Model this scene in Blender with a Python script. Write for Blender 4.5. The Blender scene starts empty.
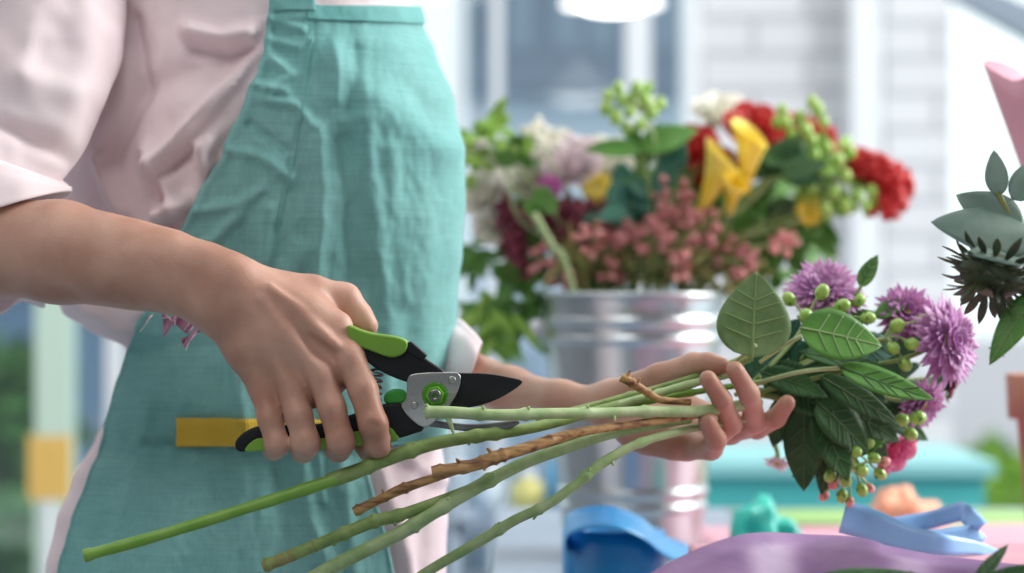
import bpy, bmesh, math, random
import numpy as np
from mathutils import Vector, Matrix
random.seed(7); np.random.seed(7)
C = bpy.context.scene.collection
F = 1024*85/36.0
CZ = 1.06                      # camera height
HT = 0.27                      # table top below the camera
TZ = CZ-HT
def P(px, py, d): return Vector(((px-512)/F*d, d, CZ-(py-286.5)/F*d))
def S(n, d): return n/F*d      # n pixels at distance d, in metres

# ---------------------------------------------------------------- materials
def mat(name, col, rough=.6, metal=0, col2=None, scale=30, bump=0, bscale=None, sss=0, sheen=0, trans=0, alpha=1, stretch=None, coat=0, spec=.5, detail=3, lo=.35, hi=.65):
    m = bpy.data.materials.new(name); m.use_nodes = True; nt = m.node_tree; n = nt.nodes; L = nt.links
    b = n['Principled BSDF']
    b.inputs['Base Color'].default_value = (*col, 1); b.inputs['Roughness'].default_value = rough
    b.inputs['Metallic'].default_value = metal; b.inputs['Specular IOR Level'].default_value = spec
    if coat: b.inputs['Coat Weight'].default_value = coat
    if sss:
        b.inputs['Subsurface Weight'].default_value = sss; b.inputs['Subsurface Radius'].default_value = (1, .35, .2); b.inputs['Subsurface Scale'].default_value = .012
    if sheen: b.inputs['Sheen Weight'].default_value = sheen
    if trans: b.inputs['Transmission Weight'].default_value = trans
    if alpha < 1: b.inputs['Alpha'].default_value = alpha
    tc = n.new('ShaderNodeTexCoord'); src = tc.outputs['Object']
    if stretch:
        mp = n.new('ShaderNodeMapping'); mp.inputs['Scale'].default_value = stretch; L.new(src, mp.inputs['Vector']); src = mp.outputs['Vector']
    if col2:
        t = n.new('ShaderNodeTexNoise'); t.inputs['Scale'].default_value = scale; t.inputs['Detail'].default_value = detail
        r = n.new('ShaderNodeValToRGB'); r.color_ramp.elements[0].position = lo; r.color_ramp.elements[1].position = hi
        r.color_ramp.elements[0].color = (*col, 1); r.color_ramp.elements[1].color = (*col2, 1)
        L.new(src, t.inputs['Vector']); L.new(t.outputs['Fac'], r.inputs['Fac']); L.new(r.outputs['Color'], b.inputs['Base Color'])
    if bump:
        t2 = n.new('ShaderNodeTexNoise'); t2.inputs['Scale'].default_value = bscale or scale*4; t2.inputs['Detail'].default_value = 4
        bp = n.new('ShaderNodeBump'); bp.inputs['Strength'].default_value = bump; bp.inputs['Distance'].default_value = .002
        L.new(src, t2.inputs['Vector']); L.new(t2.outputs['Fac'], bp.inputs['Height']); L.new(bp.outputs['Normal'], b.inputs['Normal'])
    return m
def cloth(name, col, col2, weave=1400, wb=.25, bump=.3, dots=None, dcol=None, slub=.0):
    """woven cloth: two crossed wave textures as bump, soft noise tint"""
    m = mat(name, col, .85, col2=col2, scale=9, sheen=.06, spec=.15)
    nt = m.node_tree; n = nt.nodes; L = nt.links; b = n['Principled BSDF']
    tc = n['Texture Coordinate']; adds = []
    for ax in ('X', 'Z'):
        w = n.new('ShaderNodeTexWave'); w.bands_direction = ax; w.inputs['Scale'].default_value = weave/6.28; w.inputs['Distortion'].default_value = 1.5
        w.inputs['Detail'].default_value = 1; L.new(tc.outputs['Object'], w.inputs['Vector']); adds.append(w.outputs['Fac'])
    a = n.new('ShaderNodeMath'); L.new(adds[0], a.inputs[0]); L.new(adds[1], a.inputs[1])
    t = n.new('ShaderNodeTexNoise'); t.inputs['Scale'].default_value = 60; t.inputs['Detail'].default_value = 5; L.new(tc.outputs['Object'], t.inputs['Vector'])
    a2 = n.new('ShaderNodeMath'); a2.operation = 'MULTIPLY_ADD'; a2.inputs[1].default_value = wb; L.new(a.outputs[0], a2.inputs[0]); L.new(t.outputs['Fac'], a2.inputs[2])
    bp = n.new('ShaderNodeBump'); bp.inputs['Strength'].default_value = bump; bp.inputs['Distance'].default_value = .002
    L.new(a2.outputs[0], bp.inputs['Height']); L.new(bp.outputs['Normal'], b.inputs['Normal'])
    if slub:
        mp = n.new('ShaderNodeMapping'); mp.inputs['Scale'].default_value = (25, 25, 900); L.new(tc.outputs['Object'], mp.inputs['Vector'])
        t3 = n.new('ShaderNodeTexNoise'); t3.inputs['Scale'].default_value = 1; t3.inputs['Detail'].default_value = 2; L.new(mp.outputs[0], t3.inputs['Vector'])
        mp2 = n.new('ShaderNodeMapping'); mp2.inputs['Scale'].default_value = (900, 900, 25); L.new(tc.outputs['Object'], mp2.inputs['Vector'])
        t4 = n.new('ShaderNodeTexNoise'); t4.inputs['Scale'].default_value = 1; t4.inputs['Detail'].default_value = 2; L.new(mp2.outputs[0], t4.inputs['Vector'])
        ad = n.new('ShaderNodeMath'); L.new(t3.outputs['Fac'], ad.inputs[0]); L.new(t4.outputs['Fac'], ad.inputs[1])
        mr = n.new('ShaderNodeMapRange'); mr.inputs['From Min'].default_value = .7; mr.inputs['From Max'].default_value = 1.3; mr.inputs['To Min'].default_value = 1-slub; mr.inputs['To Max'].default_value = 1+slub
        L.new(ad.outputs[0], mr.inputs['Value'])
        mx = n.new('ShaderNodeVectorMath'); mx.operation = 'SCALE'
        L.new(n['Color Ramp'].outputs['Color'], mx.inputs[0]); L.new(mr.outputs[0], mx.inputs['Scale']); L.new(mx.outputs[0], b.inputs['Base Color'])
    if dots:
        v = n.new('ShaderNodeTexVoronoi'); v.inputs['Scale'].default_value = dots; v.inputs['Randomness'].default_value = .15; L.new(tc.outputs['Object'], v.inputs['Vector'])
        lt = n.new('ShaderNodeMath'); lt.operation = 'LESS_THAN'; lt.inputs[1].default_value = .17; L.new(v.outputs['Distance'], lt.inputs[0])
        mx = n.new('ShaderNodeMix'); mx.data_type = 'RGBA'; L.new(lt.outputs[0], mx.inputs[0]); L.new(n['Color Ramp'].outputs['Color'], mx.inputs[6]); mx.inputs[7].default_value = (*dcol, 1)
        L.new(mx.outputs[2], b.inputs['Base Color'])
    return m
M = {}
M['skin'] = mat('skin', (.44, .225, .155), .44, col2=(.60, .355, .27), scale=22, bump=.13, bscale=500, sss=.12, spec=.35, detail=5)
M['nail'] = mat('nail', (.75, .42, .36), .25, spec=.5)
M['apron'] = cloth('apron linen', (.19, .45, .43), (.26, .54, .52), 1500, .2, .35, slub=.10)
M['apron_seam'] = cloth('apron seam', (.15, .41, .39), (.21, .48, .46), 1500, .2, .3)
M['shirt'] = cloth('shirt cotton', (.84, .69, .72), (.89, .77, .79), 2200, .12, .12, dots=300, dcol=(.82, .70, .73))
M['trouser'] = cloth('trouser cloth', (.82, .74, .75), (.86, .78, .79), 1500)
M['webbing'] = cloth('yellow webbing', (.86, .56, .06), (.92, .64, .10), 900, .8, .5)
M['mauve'] = cloth('mauve cloth', (.42, .20, .32), (.62, .36, .48), 1500)
M['hair'] = mat('hair', (.06, .03, .02), .5, col2=(.12, .06, .03), scale=60, bump=.6)
M['shoe'] = mat('shoe leather', (.08, .07, .07), .4)
M['silver'] = mat('brushed steel', (.42, .42, .41), .34, 1, bump=.15, bscale=300)
M['blade'] = mat('coated blade', (.010, .011, .013), .38, 0, bump=.05, bscale=200, spec=.35)
M['darksteel'] = mat('dark steel', (.12, .12, .13), .4, .8, col2=(.2, .2, .2), scale=80)
M['black'] = mat('black rubber', (.010, .012, .014), .5, bump=.1, bscale=500, spec=.25)
M['grip'] = mat('green grip', (.17, .36, .03), .42, bump=.1, bscale=500)
M['nut'] = mat('green nut', (.15, .48, .02), .4)
M['gear'] = mat('dark green gear', (.07, .28, .01), .45)
M['latch'] = mat('green latch', (.03, .30, .03), .35)
M['steel'] = mat('spring wire', (.22, .22, .23), .3, .9)
M['st_pale'] = mat('pale stem', (.27, .42, .16), .5, col2=(.42, .54, .27), scale=60, bump=.25, bscale=250, sss=.1)
M['st_green'] = mat('green stem', (.16, .26, .06), .5, col2=(.28, .38, .12), scale=60, bump=.25, bscale=250)
M['st_bright'] = mat('bright green stem', (.16, .36, .035), .42, col2=(.22, .42, .06), scale=50)
M['st_olive'] = mat('olive stem', (.17, .25, .06), .6, col2=(.33, .27, .10), scale=90, bump=.4, bscale=300)
M['st_brown'] = mat('brown stem', (.15, .05, .018), .5, col2=(.56, .32, .12), scale=200, bump=.5, bscale=300, stretch=(.2, 1, 1), lo=.34, hi=.6)
M['cut'] = mat('cut end', (.55, .62, .35), .7, col2=(.42, .46, .2), scale=300)
M['leaf'] = mat('leaf', (.07, .20, .035), .4, col2=(.11, .28, .05), scale=40, bump=.3, bscale=150, spec=.3)
M['leaf_back'] = mat('pale leaf', (.12, .22, .07), .55, col2=(.19, .31, .12), scale=50, bump=.3, bscale=200)
M['leaf_dark'] = mat('dark leaf', (.022, .075, .024), .45, col2=(.045, .125, .04), scale=40, bump=.3, bscale=150, spec=.25)
M['leaf_blue'] = mat('blue green leaf', (.03, .13, .09), .5, col2=(.05, .19, .13), scale=40, spec=.3)
M['sepal'] = mat('dark sepal', (.035, .045, .02), .5, col2=(.07, .09, .035), scale=60)
M['leaf_lime'] = mat('lime leaf', (.22, .45, .05), .45, col2=(.30, .52, .09), scale=40)
M['euca'] = mat('eucalyptus leaf', (.13, .21, .17), .55, col2=(.23, .32, .27), scale=30)
M['vein'] = mat('leaf vein', (.20, .32, .11), .5)
M['vein2'] = mat('dark leaf vein', (.055, .13, .04), .5)
M['berry'] = mat('green berry', (.27, .50, .07), .3, col2=(.38, .58, .12), scale=40, coat=.3)
M['purple'] = mat('purple petal', (.38, .10, .36), .5, col2=(.55, .22, .50), scale=60, sss=.1)
M['lilac'] = mat('lilac petal', (.44, .16, .42), .5, col2=(.62, .33, .58), scale=60, sss=.1)
M['disc'] = mat('flower disc', (.45, .45, .06), .7, col2=(.6, .5, .08), scale=300, bump=1, bscale=400)
M['pink'] = mat('hot pink petal', (.80, .10, .28), .5, col2=(.88, .22, .40), scale=60, sss=.1)
M['magenta'] = mat('magenta petal', (.55, .10, .42), .5, col2=(.68, .2, .52), scale=60)
M['red'] = mat('red petal', (.42, .008, .010), .55, col2=(.60, .02, .02), scale=60, sss=.05)
M['yellow'] = mat('yellow petal', (.90, .66, .03), .45, col2=(.94, .78, .16), scale=30, sss=.1)
M['white'] = mat('cream petal', (.88, .88, .74), .5, col2=(.88, .86, .78), scale=30, sss=.1)
M['blush'] = mat('blush petal', (.86, .72, .76), .5, col2=(.86, .74, .80), scale=30, sss=.1)
M['wax'] = mat('salmon bud', (.66, .20, .19), .5, col2=(.80, .42, .38), scale=120)
M['wax2'] = mat('dusky pink bud', (.42, .13, .14), .5, col2=(.62, .28, .26), scale=120)
M['burg'] = mat('burgundy floret', (.16, .02, .05), .6, col2=(.26, .05, .08), scale=100)
M['zinc'] = mat('galvanised zinc', (.46, .52, .54), .28, 1, col2=(.60, .65, .67), scale=14, bump=.08, bscale=60, stretch=(1, 1, .3))
M['white_paint'] = mat('white paint', (.80, .83, .86), .4)
M['grey_paint'] = mat('blue grey paint', (.24, .31, .40), .5)
M['table'] = mat('table top', (.22, .28, .36), .4, col2=(.27, .33, .41), scale=6)
M['wood'] = mat('table leg wood', (.5, .4, .3), .5)
M['rb_blue'] = mat('blue satin', (.0, .19, .48), .35, col2=(.01, .30, .62), scale=15)
M['rb_sky'] = mat('sky blue satin', (.22, .48, .86), .35, col2=(.30, .56, .92), scale=15)
M['rb_purple'] = mat('purple satin', (.22, .12, .28), .45, col2=(.33, .20, .38), scale=14, stretch=(1, 3, 3))
M['rb_teal'] = mat('teal ribbon', (.01, .50, .40), .3, col2=(.04, .62, .50), scale=30)
M['rb_peach'] = mat('peach ribbon', (.80, .36, .22), .5)
M['paper_pink'] = mat('pink wrapping paper', (.60, .28, .36), .6, col2=(.68, .36, .43), scale=5, bump=.3, bscale=12)
M['paper_green'] = mat('green wrapping paper', (.26, .46, .14), .6)
M['teal_cloth'] = mat('teal box card', (.06, .42, .42), .7)
M['slate'] = mat('dark mat', (.05, .06, .08), .5)
M['terra'] = mat('terracotta', (.36, .14, .09), .7, col2=(.42, .18, .12), scale=20)
M['floor'] = mat('floor concrete', (.27, .31, .37), .5, col2=(.31, .35, .41), scale=3)
M['lamp'] = mat('lamp shade', (.9, .9, .9), .5)
M['facade'] = mat('facade', (.17, .22, .29), .6, col2=(.21, .26, .34), scale=1)
M['facade2'] = mat('pale facade', (.55, .66, .76), .7)
M['orange'] = mat('orange sign', (.85, .55, .15), .6)
M['bottle_y'] = mat('yellow card', (.72, .70, .25), .6)
M['bottle_b'] = mat('blue plastic', (.12, .42, .75), .4)
g = bpy.data.materials.new('window glass'); g.use_nodes = True; nt = g.node_tree
for q in list(nt.nodes): nt.nodes.remove(q)
o_ = nt.nodes.new('ShaderNodeOutputMaterial'); tr = nt.nodes.new('ShaderNodeBsdfTransparent'); gl = nt.nodes.new('ShaderNodeBsdfGlossy'); mx = nt.nodes.new('ShaderNodeMixShader')
tr.inputs[0].default_value = (.93, .97, .98, 1); gl.inputs['Roughness'].default_value = .02; mx.inputs[0].default_value = .07
nt.links.new(tr.outputs[0], mx.inputs[1]); nt.links.new(gl.outputs[0], mx.inputs[2]); nt.links.new(mx.outputs[0], o_.inputs[0]); M['glass'] = g
# brick
b = mat('white brick', (.6, .6, .6), .7); nt = b.node_tree; n = nt.nodes; L = nt.links
tx = n.new('ShaderNodeTexBrick'); tx.inputs['Color1'].default_value = (.66, .67, .69, 1); tx.inputs['Color2'].default_value = (.71, .72, .74, 1); tx.inputs['Mortar'].default_value = (.47, .48, .51, 1)
tx.inputs['Scale'].default_value = 1; tx.inputs['Brick Width'].default_value = .23; tx.inputs['Row Height'].default_value = .078; tx.inputs['Mortar Size'].default_value = .009
cb = n.new('ShaderNodeCombineXYZ'); sp = n.new('ShaderNodeSeparateXYZ'); ad = n.new('ShaderNodeMath')
L.new(n['Texture Coordinate'].outputs['Object'], sp.inputs[0]); L.new(sp.outputs['X'], ad.inputs[0]); L.new(sp.outputs['Y'], ad.inputs[1])
L.new(ad.outputs[0], cb.inputs['X']); L.new(sp.outputs['Z'], cb.inputs['Y']); L.new(cb.outputs[0], tx.inputs['Vector']); L.new(tx.outputs['Color'], n['Principled BSDF'].inputs['Base Color'])
M['brick'] = b

# ---------------------------------------------------------------- object helpers
def thing(name, label, cat, loc=(0, 0, 0), group=None):
    o = bpy.data.objects.new(name, None); C.objects.link(o); o.location = loc; o.empty_display_size = .05
    o['label'] = label; o['category'] = cat
    if group: o['group'] = group
    return o
def tag(o, label, cat, group=None, kind=None):
    if label: o['label'] = label
    if cat: o['category'] = cat
    if group: o['group'] = group
    if kind: o['kind'] = kind
    return o
def mesh_obj(name, verts, faces, m, parent=None, smooth=True, origin=None):
    me = bpy.data.meshes.new(name)
    vs = [Vector(v) for v in verts]
    base = Vector(parent.location) if parent is not None and parent.parent is None else Vector((0, 0, 0))
    if parent is not None and parent.parent is not None: base = Vector(parent.parent.location)+Vector(parent.location)
    off = base
    if parent is None and origin is not None: off = Vector(origin)
    me.from_pydata([v-off for v in vs], [], faces); me.update()
    if smooth: me.polygons.foreach_set('use_smooth', [True]*len(me.polygons))
    ms = m if isinstance(m, (list, tuple)) else [m]
    for x in ms: me.materials.append(x)
    o = bpy.data.objects.new(name, me); C.objects.link(o)
    if parent is not None: o.parent = parent
    elif origin is not None: o.location = off
    return o
class MB:
    def __init__(s): s.v = []; s.f = []; s.mi = []
    def add(s, v, f, mi=0):
        k = len(s.v); s.v += [Vector(q) for q in v]; s.f += [tuple(i+k for i in q) for q in f]; s.mi += [mi]*len(f); return s
    def build(s, name, m, parent=None, smooth=True, origin=None):
        o = mesh_obj(name, s.v, s.f, m, parent, smooth, origin)
        if any(s.mi): o.data.polygons.foreach_set('material_index', s.mi)
        return o
def frame(t):
    t = t.normalized(); a = Vector((0, 0, 1)) if abs(t.z) < .9 else Vector((0, 1, 0))
    u = t.cross(a).normalized(); return u, t.cross(u).normalized()
def catmull(pts, n):
    pts = [Vector(p) for p in pts]; out = []
    if len(pts) == 2: pts = [pts[0], (pts[0]+pts[1])/2, pts[1]]
    for i in range(len(pts)-1):
        p0 = pts[max(i-1, 0)]; p1 = pts[i]; p2 = pts[i+1]; p3 = pts[min(i+2, len(pts)-1)]
        for k in range(n):
            t = k/n; out.append(.5*((2*p1)+(-p0+p2)*t+(2*p0-5*p1+4*p2-p3)*t*t+(-p0+3*p1-3*p2+p3)*t**3))
    out.append(pts[-1]); return out
def lerp_list(a, t):
    if not isinstance(a, (list, tuple)): return a
    x = t*(len(a)-1); i = min(int(x), len(a)-2); return a[i]+(a[i+1]-a[i])*(x-i)
def tube(mb, pts, r, seg=10, n=6, nodes=(), mi=0, capmi=None, wob=0):
    c = catmull(pts, n) if n > 1 else [Vector(p) for p in pts]; N = len(c); V = []; Fc = []
    u = None; ph = random.random()*9
    for i, p in enumerate(c):
        t = (c[min(i+1, N-1)]-c[max(i-1, 0)])
        if u is None: u, v = frame(t)
        else:
            tn = t.normalized(); u = (u-tn*u.dot(tn)).normalized(); v = tn.cross(u)
        s = i/(N-1); rr = lerp_list(r, s)
        for nd in nodes: rr *= 1+.26*math.exp(-((s-nd)/.009)**2)
        rr *= 1+wob*math.sin(ph+s*31)
        for k in range(seg):
            a = 2*math.pi*k/seg; V.append(p+(u*math.cos(a)+v*math.sin(a))*rr)
    for i in range(N-1):
        for k in range(seg):
            a = i*seg+k; b = i*seg+(k+1) % seg; Fc.append((a, b, b+seg, a+seg))
    mb.add(V, Fc, mi)
    k0 = len(mb.v)-len(V)
    for e in (0, N-1):
        ring = [V[e*seg+k] for k in range(seg)]
        mb.add(ring, [tuple(range(seg))], mi if capmi is None else capmi)
    return c
def box(mb, c, s, rz=0, mi=0):
    c = Vector(c); R = Matrix.Rotation(rz, 3, 'Z'); x, y, z = [q/2 for q in s]
    V = [c+R@Vector((i*x, j*y, k*z)) for i in (-1, 1) for j in (-1, 1) for k in (-1, 1)]
    mb.add(V, [(0, 1, 3, 2), (4, 6, 7, 5), (0, 4, 5, 1), (2, 3, 7, 6), (0, 2, 6, 4), (1, 5, 7, 3)], mi); return mb
def lathe(mb, prof, c, seg=48, mi=0, axis=None, close=False):
    c = Vector(c); V = []; Fc = []
    w = Vector(axis).normalized() if axis else Vector((0, 0, 1)); u, v = frame(w)
    for r, z in prof:
        for k in range(seg):
            a = 2*math.pi*k/seg; V.append(c+w*z+(u*math.cos(a)+v*math.sin(a))*r)
    for i in range(len(prof)-1):
        for k in range(seg):
            a = i*seg+k; b = i*seg+(k+1) % seg; Fc.append((a, b, b+seg, a+seg))
    mb.add(V, Fc, mi)
def ball(mb, c, r, seg=10, rings=7, mi=0, sc=(1, 1, 1), axis=None):
    c = Vector(c); w = Vector(axis).normalized() if axis is not None else Vector((0, 0, 1)); u, v = frame(w); V = []; Fc = []
    for i in range(rings+1):
        th = math.pi*i/rings
        for k in range(seg):
            a = 2*math.pi*k/seg; V.append(c+u*(math.sin(th)*math.cos(a)*r*sc[0])+v*(math.sin(th)*math.sin(a)*r*sc[1])+w*(math.cos(th)*r*sc[2]))
    for i in range(rings):
        for k in range(seg):
            a = i*seg+k; b = i*seg+(k+1) % seg; Fc.append((a, a+seg, b+seg, b))
    mb.add(V, Fc, mi)
def prism(name, pts, d, th, m, parent, bev=.0015, seg=3, tilt=0):
    """outline in picture coordinates given real thickness th, centred on distance d"""
    bm = bmesh.new(); n = len(pts)
    def q(p, off): return P(p[0], p[1], d+tilt*(p[0]-430)*.0007)+Vector((0, off, 0))
    base = Vector(parent.location)
    if parent.parent is not None: base += Vector(parent.parent.location)
    a = [bm.verts.new(q(p, -th/2)-base) for p in pts]; b_ = [bm.verts.new(q(p, th/2)-base) for p in pts]
    bm.faces.new(a); bm.faces.new(b_[::-1])
    for i in range(n): bm.faces.new((a[i], b_[i], b_[(i+1) % n], a[(i+1) % n]))
    bmesh.ops.recalc_face_normals(bm, faces=bm.faces)
    bm.normal_update()
    es = [e for e in bm.edges if len(e.link_faces) == 2 and (len(e.link_faces[0].verts) > 4) != (len(e.link_faces[1].verts) > 4)]
    bmesh.ops.bevel(bm, geom=es, offset=bev, segments=seg, affect='EDGES', profile=.5, clamp_overlap=True)
    me = bpy.data.meshes.new(name); bm.to_mesh(me); bm.free()
    me.polygons.foreach_set('use_smooth', [True]*len(me.polygons))
    me.materials.append(m); o = bpy.data.objects.new(name, me); C.objects.link(o); o.parent = parent
    try:
        me.set_sharp_from_angle(angle=math.radians(50))
    except Exception: pass
    return o
def rnd2d(pts, n=4):
    """closed Catmull-Rom smoothing of a 2-D outline"""
    out = []; N = len(pts)
    for i in range(N):
        p0, p1, p2, p3 = [Vector((*pts[(i+j) % N], 0)) for j in (-1, 0, 1, 2)]
        for k in range(n):
            t = k/n; q = .5*((2*p1)+(-p0+p2)*t+(2*p0-5*p1+4*p2-p3)*t*t+(-p0+3*p1-3*p2+p3)*t**3); out.append((q.x, q.y))
    return out

# ---------------------------------------------------------------- signed distance bodies
def seg_sdf(X, a, b, ra, rb, sq=None):
    a = np.array(a, np.float32); b = np.array(b, np.float32); ba = b-a
    t = np.clip(((X-a)@ba)/max(float(ba@ba), 1e-9), 0, 1)
    q = X-(a+t[..., None]*ba)
    if sq is not None:   # flattened along the direction sq by factor
        dv, k = sq; dv = np.array(dv, np.float32); c = q@dv; q = q+(c*(k-1))[..., None]*dv
    return np.sqrt((q*q).sum(-1))-(ra+(rb-ra)*t)
def smin(a, b, k):
    h = np.clip(.5+.5*(b-a)/k, 0, 1); return b*(1-h)+a*h-k*h*(1-h)
def nets(f, lo, hi, h):
    lo = np.array(lo, float); hi = np.array(hi, float); B = 8
    nb = np.ceil((hi-lo)/(h*B)).astype(int); n = nb*B+1
    vals = np.ones(n, np.float32)
    cs = [lo[i]+(np.arange(nb[i])+.5)*B*h for i in range(3)]
    G = np.stack(np.meshgrid(*cs, indexing='ij'), -1).astype(np.float32)
    cv = f(G); R = B*h*.9+h*1.5
    idx = np.argwhere(np.abs(cv) < R*1.15)
    for i in range(3): pass
    far = np.argwhere(cv <= -R*1.15)
    for (i, j, k) in far: vals[i*B:(i+1)*B+1, j*B:(j+1)*B+1, k*B:(k+1)*B+1] = -1
    ar = np.arange(B+1)
    loc = np.stack(np.meshgrid(ar, ar, ar, indexing='ij'), -1)
    for s in range(0, len(idx), 400):
        ch = idx[s:s+400]; gi = ch[:, None, None, None, :]*B+loc[None]
        X = (lo+gi*h).astype(np.float32); v = f(X)
        vals[gi[..., 0], gi[..., 1], gi[..., 2]] = v
    ins = vals < 0; sh = tuple(n-1)
    acc = np.zeros((*sh, 3), np.float32); cnt = np.zeros(sh, np.float32)
    offs = [(x, y, z) for x in (0, 1) for y in (0, 1) for z in (0, 1)]
    sl = lambda o: tuple(slice(o[i], o[i]+sh[i]) for i in range(3))
    for o in offs:
        for ax in range(3):
            if o[ax] == 0:
                o2 = list(o); o2[ax] = 1; a = vals[sl(o)]; b_ = vals[sl(o2)]; m = (a < 0) != (b_ < 0)
                t = np.where(m, a/np.where(m, a-b_, 1), 0)
                for i in range(3): acc[..., i] += np.where(m, o[i]+(t if i == ax else 0), 0)
                cnt += m
    cell = np.argwhere(cnt > 0); vid = -np.ones(sh, np.int64); vid[tuple(cell.T)] = np.arange(len(cell))
    V = lo+(cell+acc[tuple(cell.T)]/cnt[tuple(cell.T)][:, None])*h; faces = []
    for ax in range(3):
        o1, o2 = [(ax+1) % 3, (ax+2) % 3]
        s1 = [slice(None)]*3; s2 = [slice(None)]*3; s1[ax] = slice(0, -1); s2[ax] = slice(1, None)
        A = ins[tuple(s1)]; Bm = ins[tuple(s2)]
        E = np.argwhere(A != Bm); E = E[(E[:, o1] > 0) & (E[:, o2] > 0) & (E[:, o1] < sh[o1]) & (E[:, o2] < sh[o2])]
        d1 = np.zeros(3, int); d1[o1] = 1; d2 = np.zeros(3, int); d2[o2] = 1
        q = np.stack([vid[tuple((E-d1-d2).T)], vid[tuple((E-d2).T)], vid[tuple(E.T)], vid[tuple((E-d1).T)]], 1)
        fl = A[tuple(E.T)]
        q[~fl] = q[~fl][:, ::-1]; faces.append(q)
    Fa = np.concatenate(faces); Fa = Fa[(Fa >= 0).all(1)]
    return V, Fa

def PP(p): return tuple(P(p[0], p[1], p[2]))
def chain(X, pts, k=.004, sq=None):
    """pts = (px, py, d, r_px)"""
    out = None
    for a, b_ in zip(pts[:-1], pts[1:]):
        s = seg_sdf(X, PP(a), PP(b_), S(a[3], a[2]), S(b_[3], b_[2]), sq)
        out = s if out is None else smin(out, s, k)
    return out
def right_arm(X):
    # upper arm + forearm (two bones side by side near the wrist)
    arm = chain(X, [(30, -190, 1.86, 62), (-20, 0, 1.80, 55), (-95, 215, 1.75, 47)], .02)
    fore = chain(X, [(-95, 222, 1.75, 47), (-10, 246, 1.715, 45), (60, 252, 1.70, 46), (130, 265, 1.68, 41)], .02)
    f1 = chain(X, [(110, 250, 1.685, 31), (170, 261, 1.675, 28.5), (205, 272, 1.671, 27), (234, 286, 1.668, 23)], .01)
    f2 = chain(X, [(110, 268, 1.685, 31), (165, 280, 1.675, 29), (215, 303, 1.668, 27)], .01)
    arm = smin(arm, fore, .02); arm = smin(arm, smin(f1, f2, .01), .015)
    palm = chain(X, [(242, 286, 1.668, 24), (304, 316, 1.668, 22), (349, 356, 1.668, 16.5)], .01)
    for pts in ([(232, 292, 1.666, 25), (280, 335, 1.662, 21), (320, 374, 1.660, 15.5)],
                [(224, 300, 1.668, 25), (262, 345, 1.664, 20), (290, 387, 1.662, 14.5)],
                [(216, 308, 1.672, 23), (245, 350, 1.670, 18), (263, 390, 1.668, 13.5)]):
        palm = smin(palm, chain(X, pts, .01), .007)
    palm = smin(palm, chain(X, [(266, 396, 1.671, 10), (292, 401, 1.667, 11), (322, 393, 1.666, 11.5), (350, 371, 1.667, 12)], .01), .006)
    # palm flesh behind
    palm = smin(palm, chain(X, [(250, 310, 1.682, 22), (290, 350, 1.685, 20)], .01), .01)
    h = smin(arm, palm, .012)
    # head of the ulna and knuckles
    for (x, y, d, r) in ((226, 274, 1.664, 19), ):
        h = smin(h, chain(X, [(x, y, d, r), (x+2, y, d, r)]), .012)
    palm = smin(palm, h, .001); h = smin(h, chain(X, [(290, 305, 1.672, 20), (338, 326, 1.670, 15)], .01), .008)
    th = chain(X, [(248, 281, 1.675, 17), (312, 292, 1.686, 16.5), (344, 300, 1.694, 16.5), (358, 316, 1.694, 13.5), (367, 326, 1.692, 11.5)], .005)
    h = smin(h, th, .009)
    fing = None
    for pts in ([(348, 354, 1.662, 15.5), (363, 390, 1.652, 14.6), (373, 424, 1.646, 14.2), (378, 444, 1.652, 13.3), (370, 449, 1.672, 12), (352, 432, 1.688, 10.5)],
                [(320, 374, 1.656, 14.5), (332, 408, 1.648, 13.8), (341, 441, 1.646, 13.8), (338, 449, 1.668, 12.8), (326, 436, 1.686, 11)],
                [(290, 387, 1.658, 14), (299, 416, 1.650, 13.6), (306, 443, 1.648, 13.8), (303, 450, 1.670, 12.5), (294, 436, 1.686, 11)],
                [(263, 390, 1.664, 13), (270, 418, 1.656, 12.4), (277, 444, 1.654, 12.2), (274, 449, 1.672, 11), (268, 436, 1.688, 10)]):
        s = chain(X, pts, .0035); fing = s if fing is None else smin(fing, s, .0012)
    h = smin(h, fing, .0055)
    # knuckle heads
    for (x, y, d, r) in ((349, 358, 1.6560, 11.5), (320, 374, 1.6515, 11), (291, 387, 1.6545, 10), (264, 391, 1.6605, 9),
                         (374, 424, 1.6435, 11.5), (341, 441, 1.6430, 10.5), (306, 442, 1.6450, 10.5), (277, 443, 1.6510, 9.5)):
        h = smin(h, chain(X, [(x, y, d, r), (x+1, y+2, d, r)]), .0045)
    # tendons under the skin
    for a, b_ in (((268, 290, 1.6545), (335, 344, 1.6515)), ((262, 300, 1.6525), (312, 364, 1.6485)), ((252, 310, 1.6535), (284, 377, 1.6510)), ((240, 318, 1.6585), (258, 378, 1.6575))):
        h = smin(h, seg_sdf(X, PP(a), PP(b_), .0026, .0034), .006)
    # a vein across the back of the hand
    h = smin(h, chain(X, [(270, 286, 1.6530, 2.0), (300, 308, 1.6512, 2.2), (314, 326, 1.6525, 1.9), (320, 342, 1.6570, 1.5)], .002), .0035)
    # wrist crease hollow and hollows between the knuckles
    for (x, y, d, r) in ((336, 380, 1.636, 8), (307, 397, 1.636, 8), (278, 403, 1.641, 7)):
        c = np.array(PP((x, y, d))); s = np.sqrt(((X-c)**2).sum(-1))-S(r, d); h = -smin(-h, s, .004)
    for (x, y, d, r, dx, dy) in ((376, 428, 1.6345, 9, 6, -1.5), (343, 438, 1.6335, 8.5, 5, -.5), (308, 440, 1.6355, 8.5, 5, 0)):
        for q in (-4, 0, 4):
            s = seg_sdf(X, PP((x-dx, y-dy+q, d+.0012)), PP((x+dx, y+dy+q, d+.0012)), .0006, .0006); h = -smin(-h, s, .0014)
    return h
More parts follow.
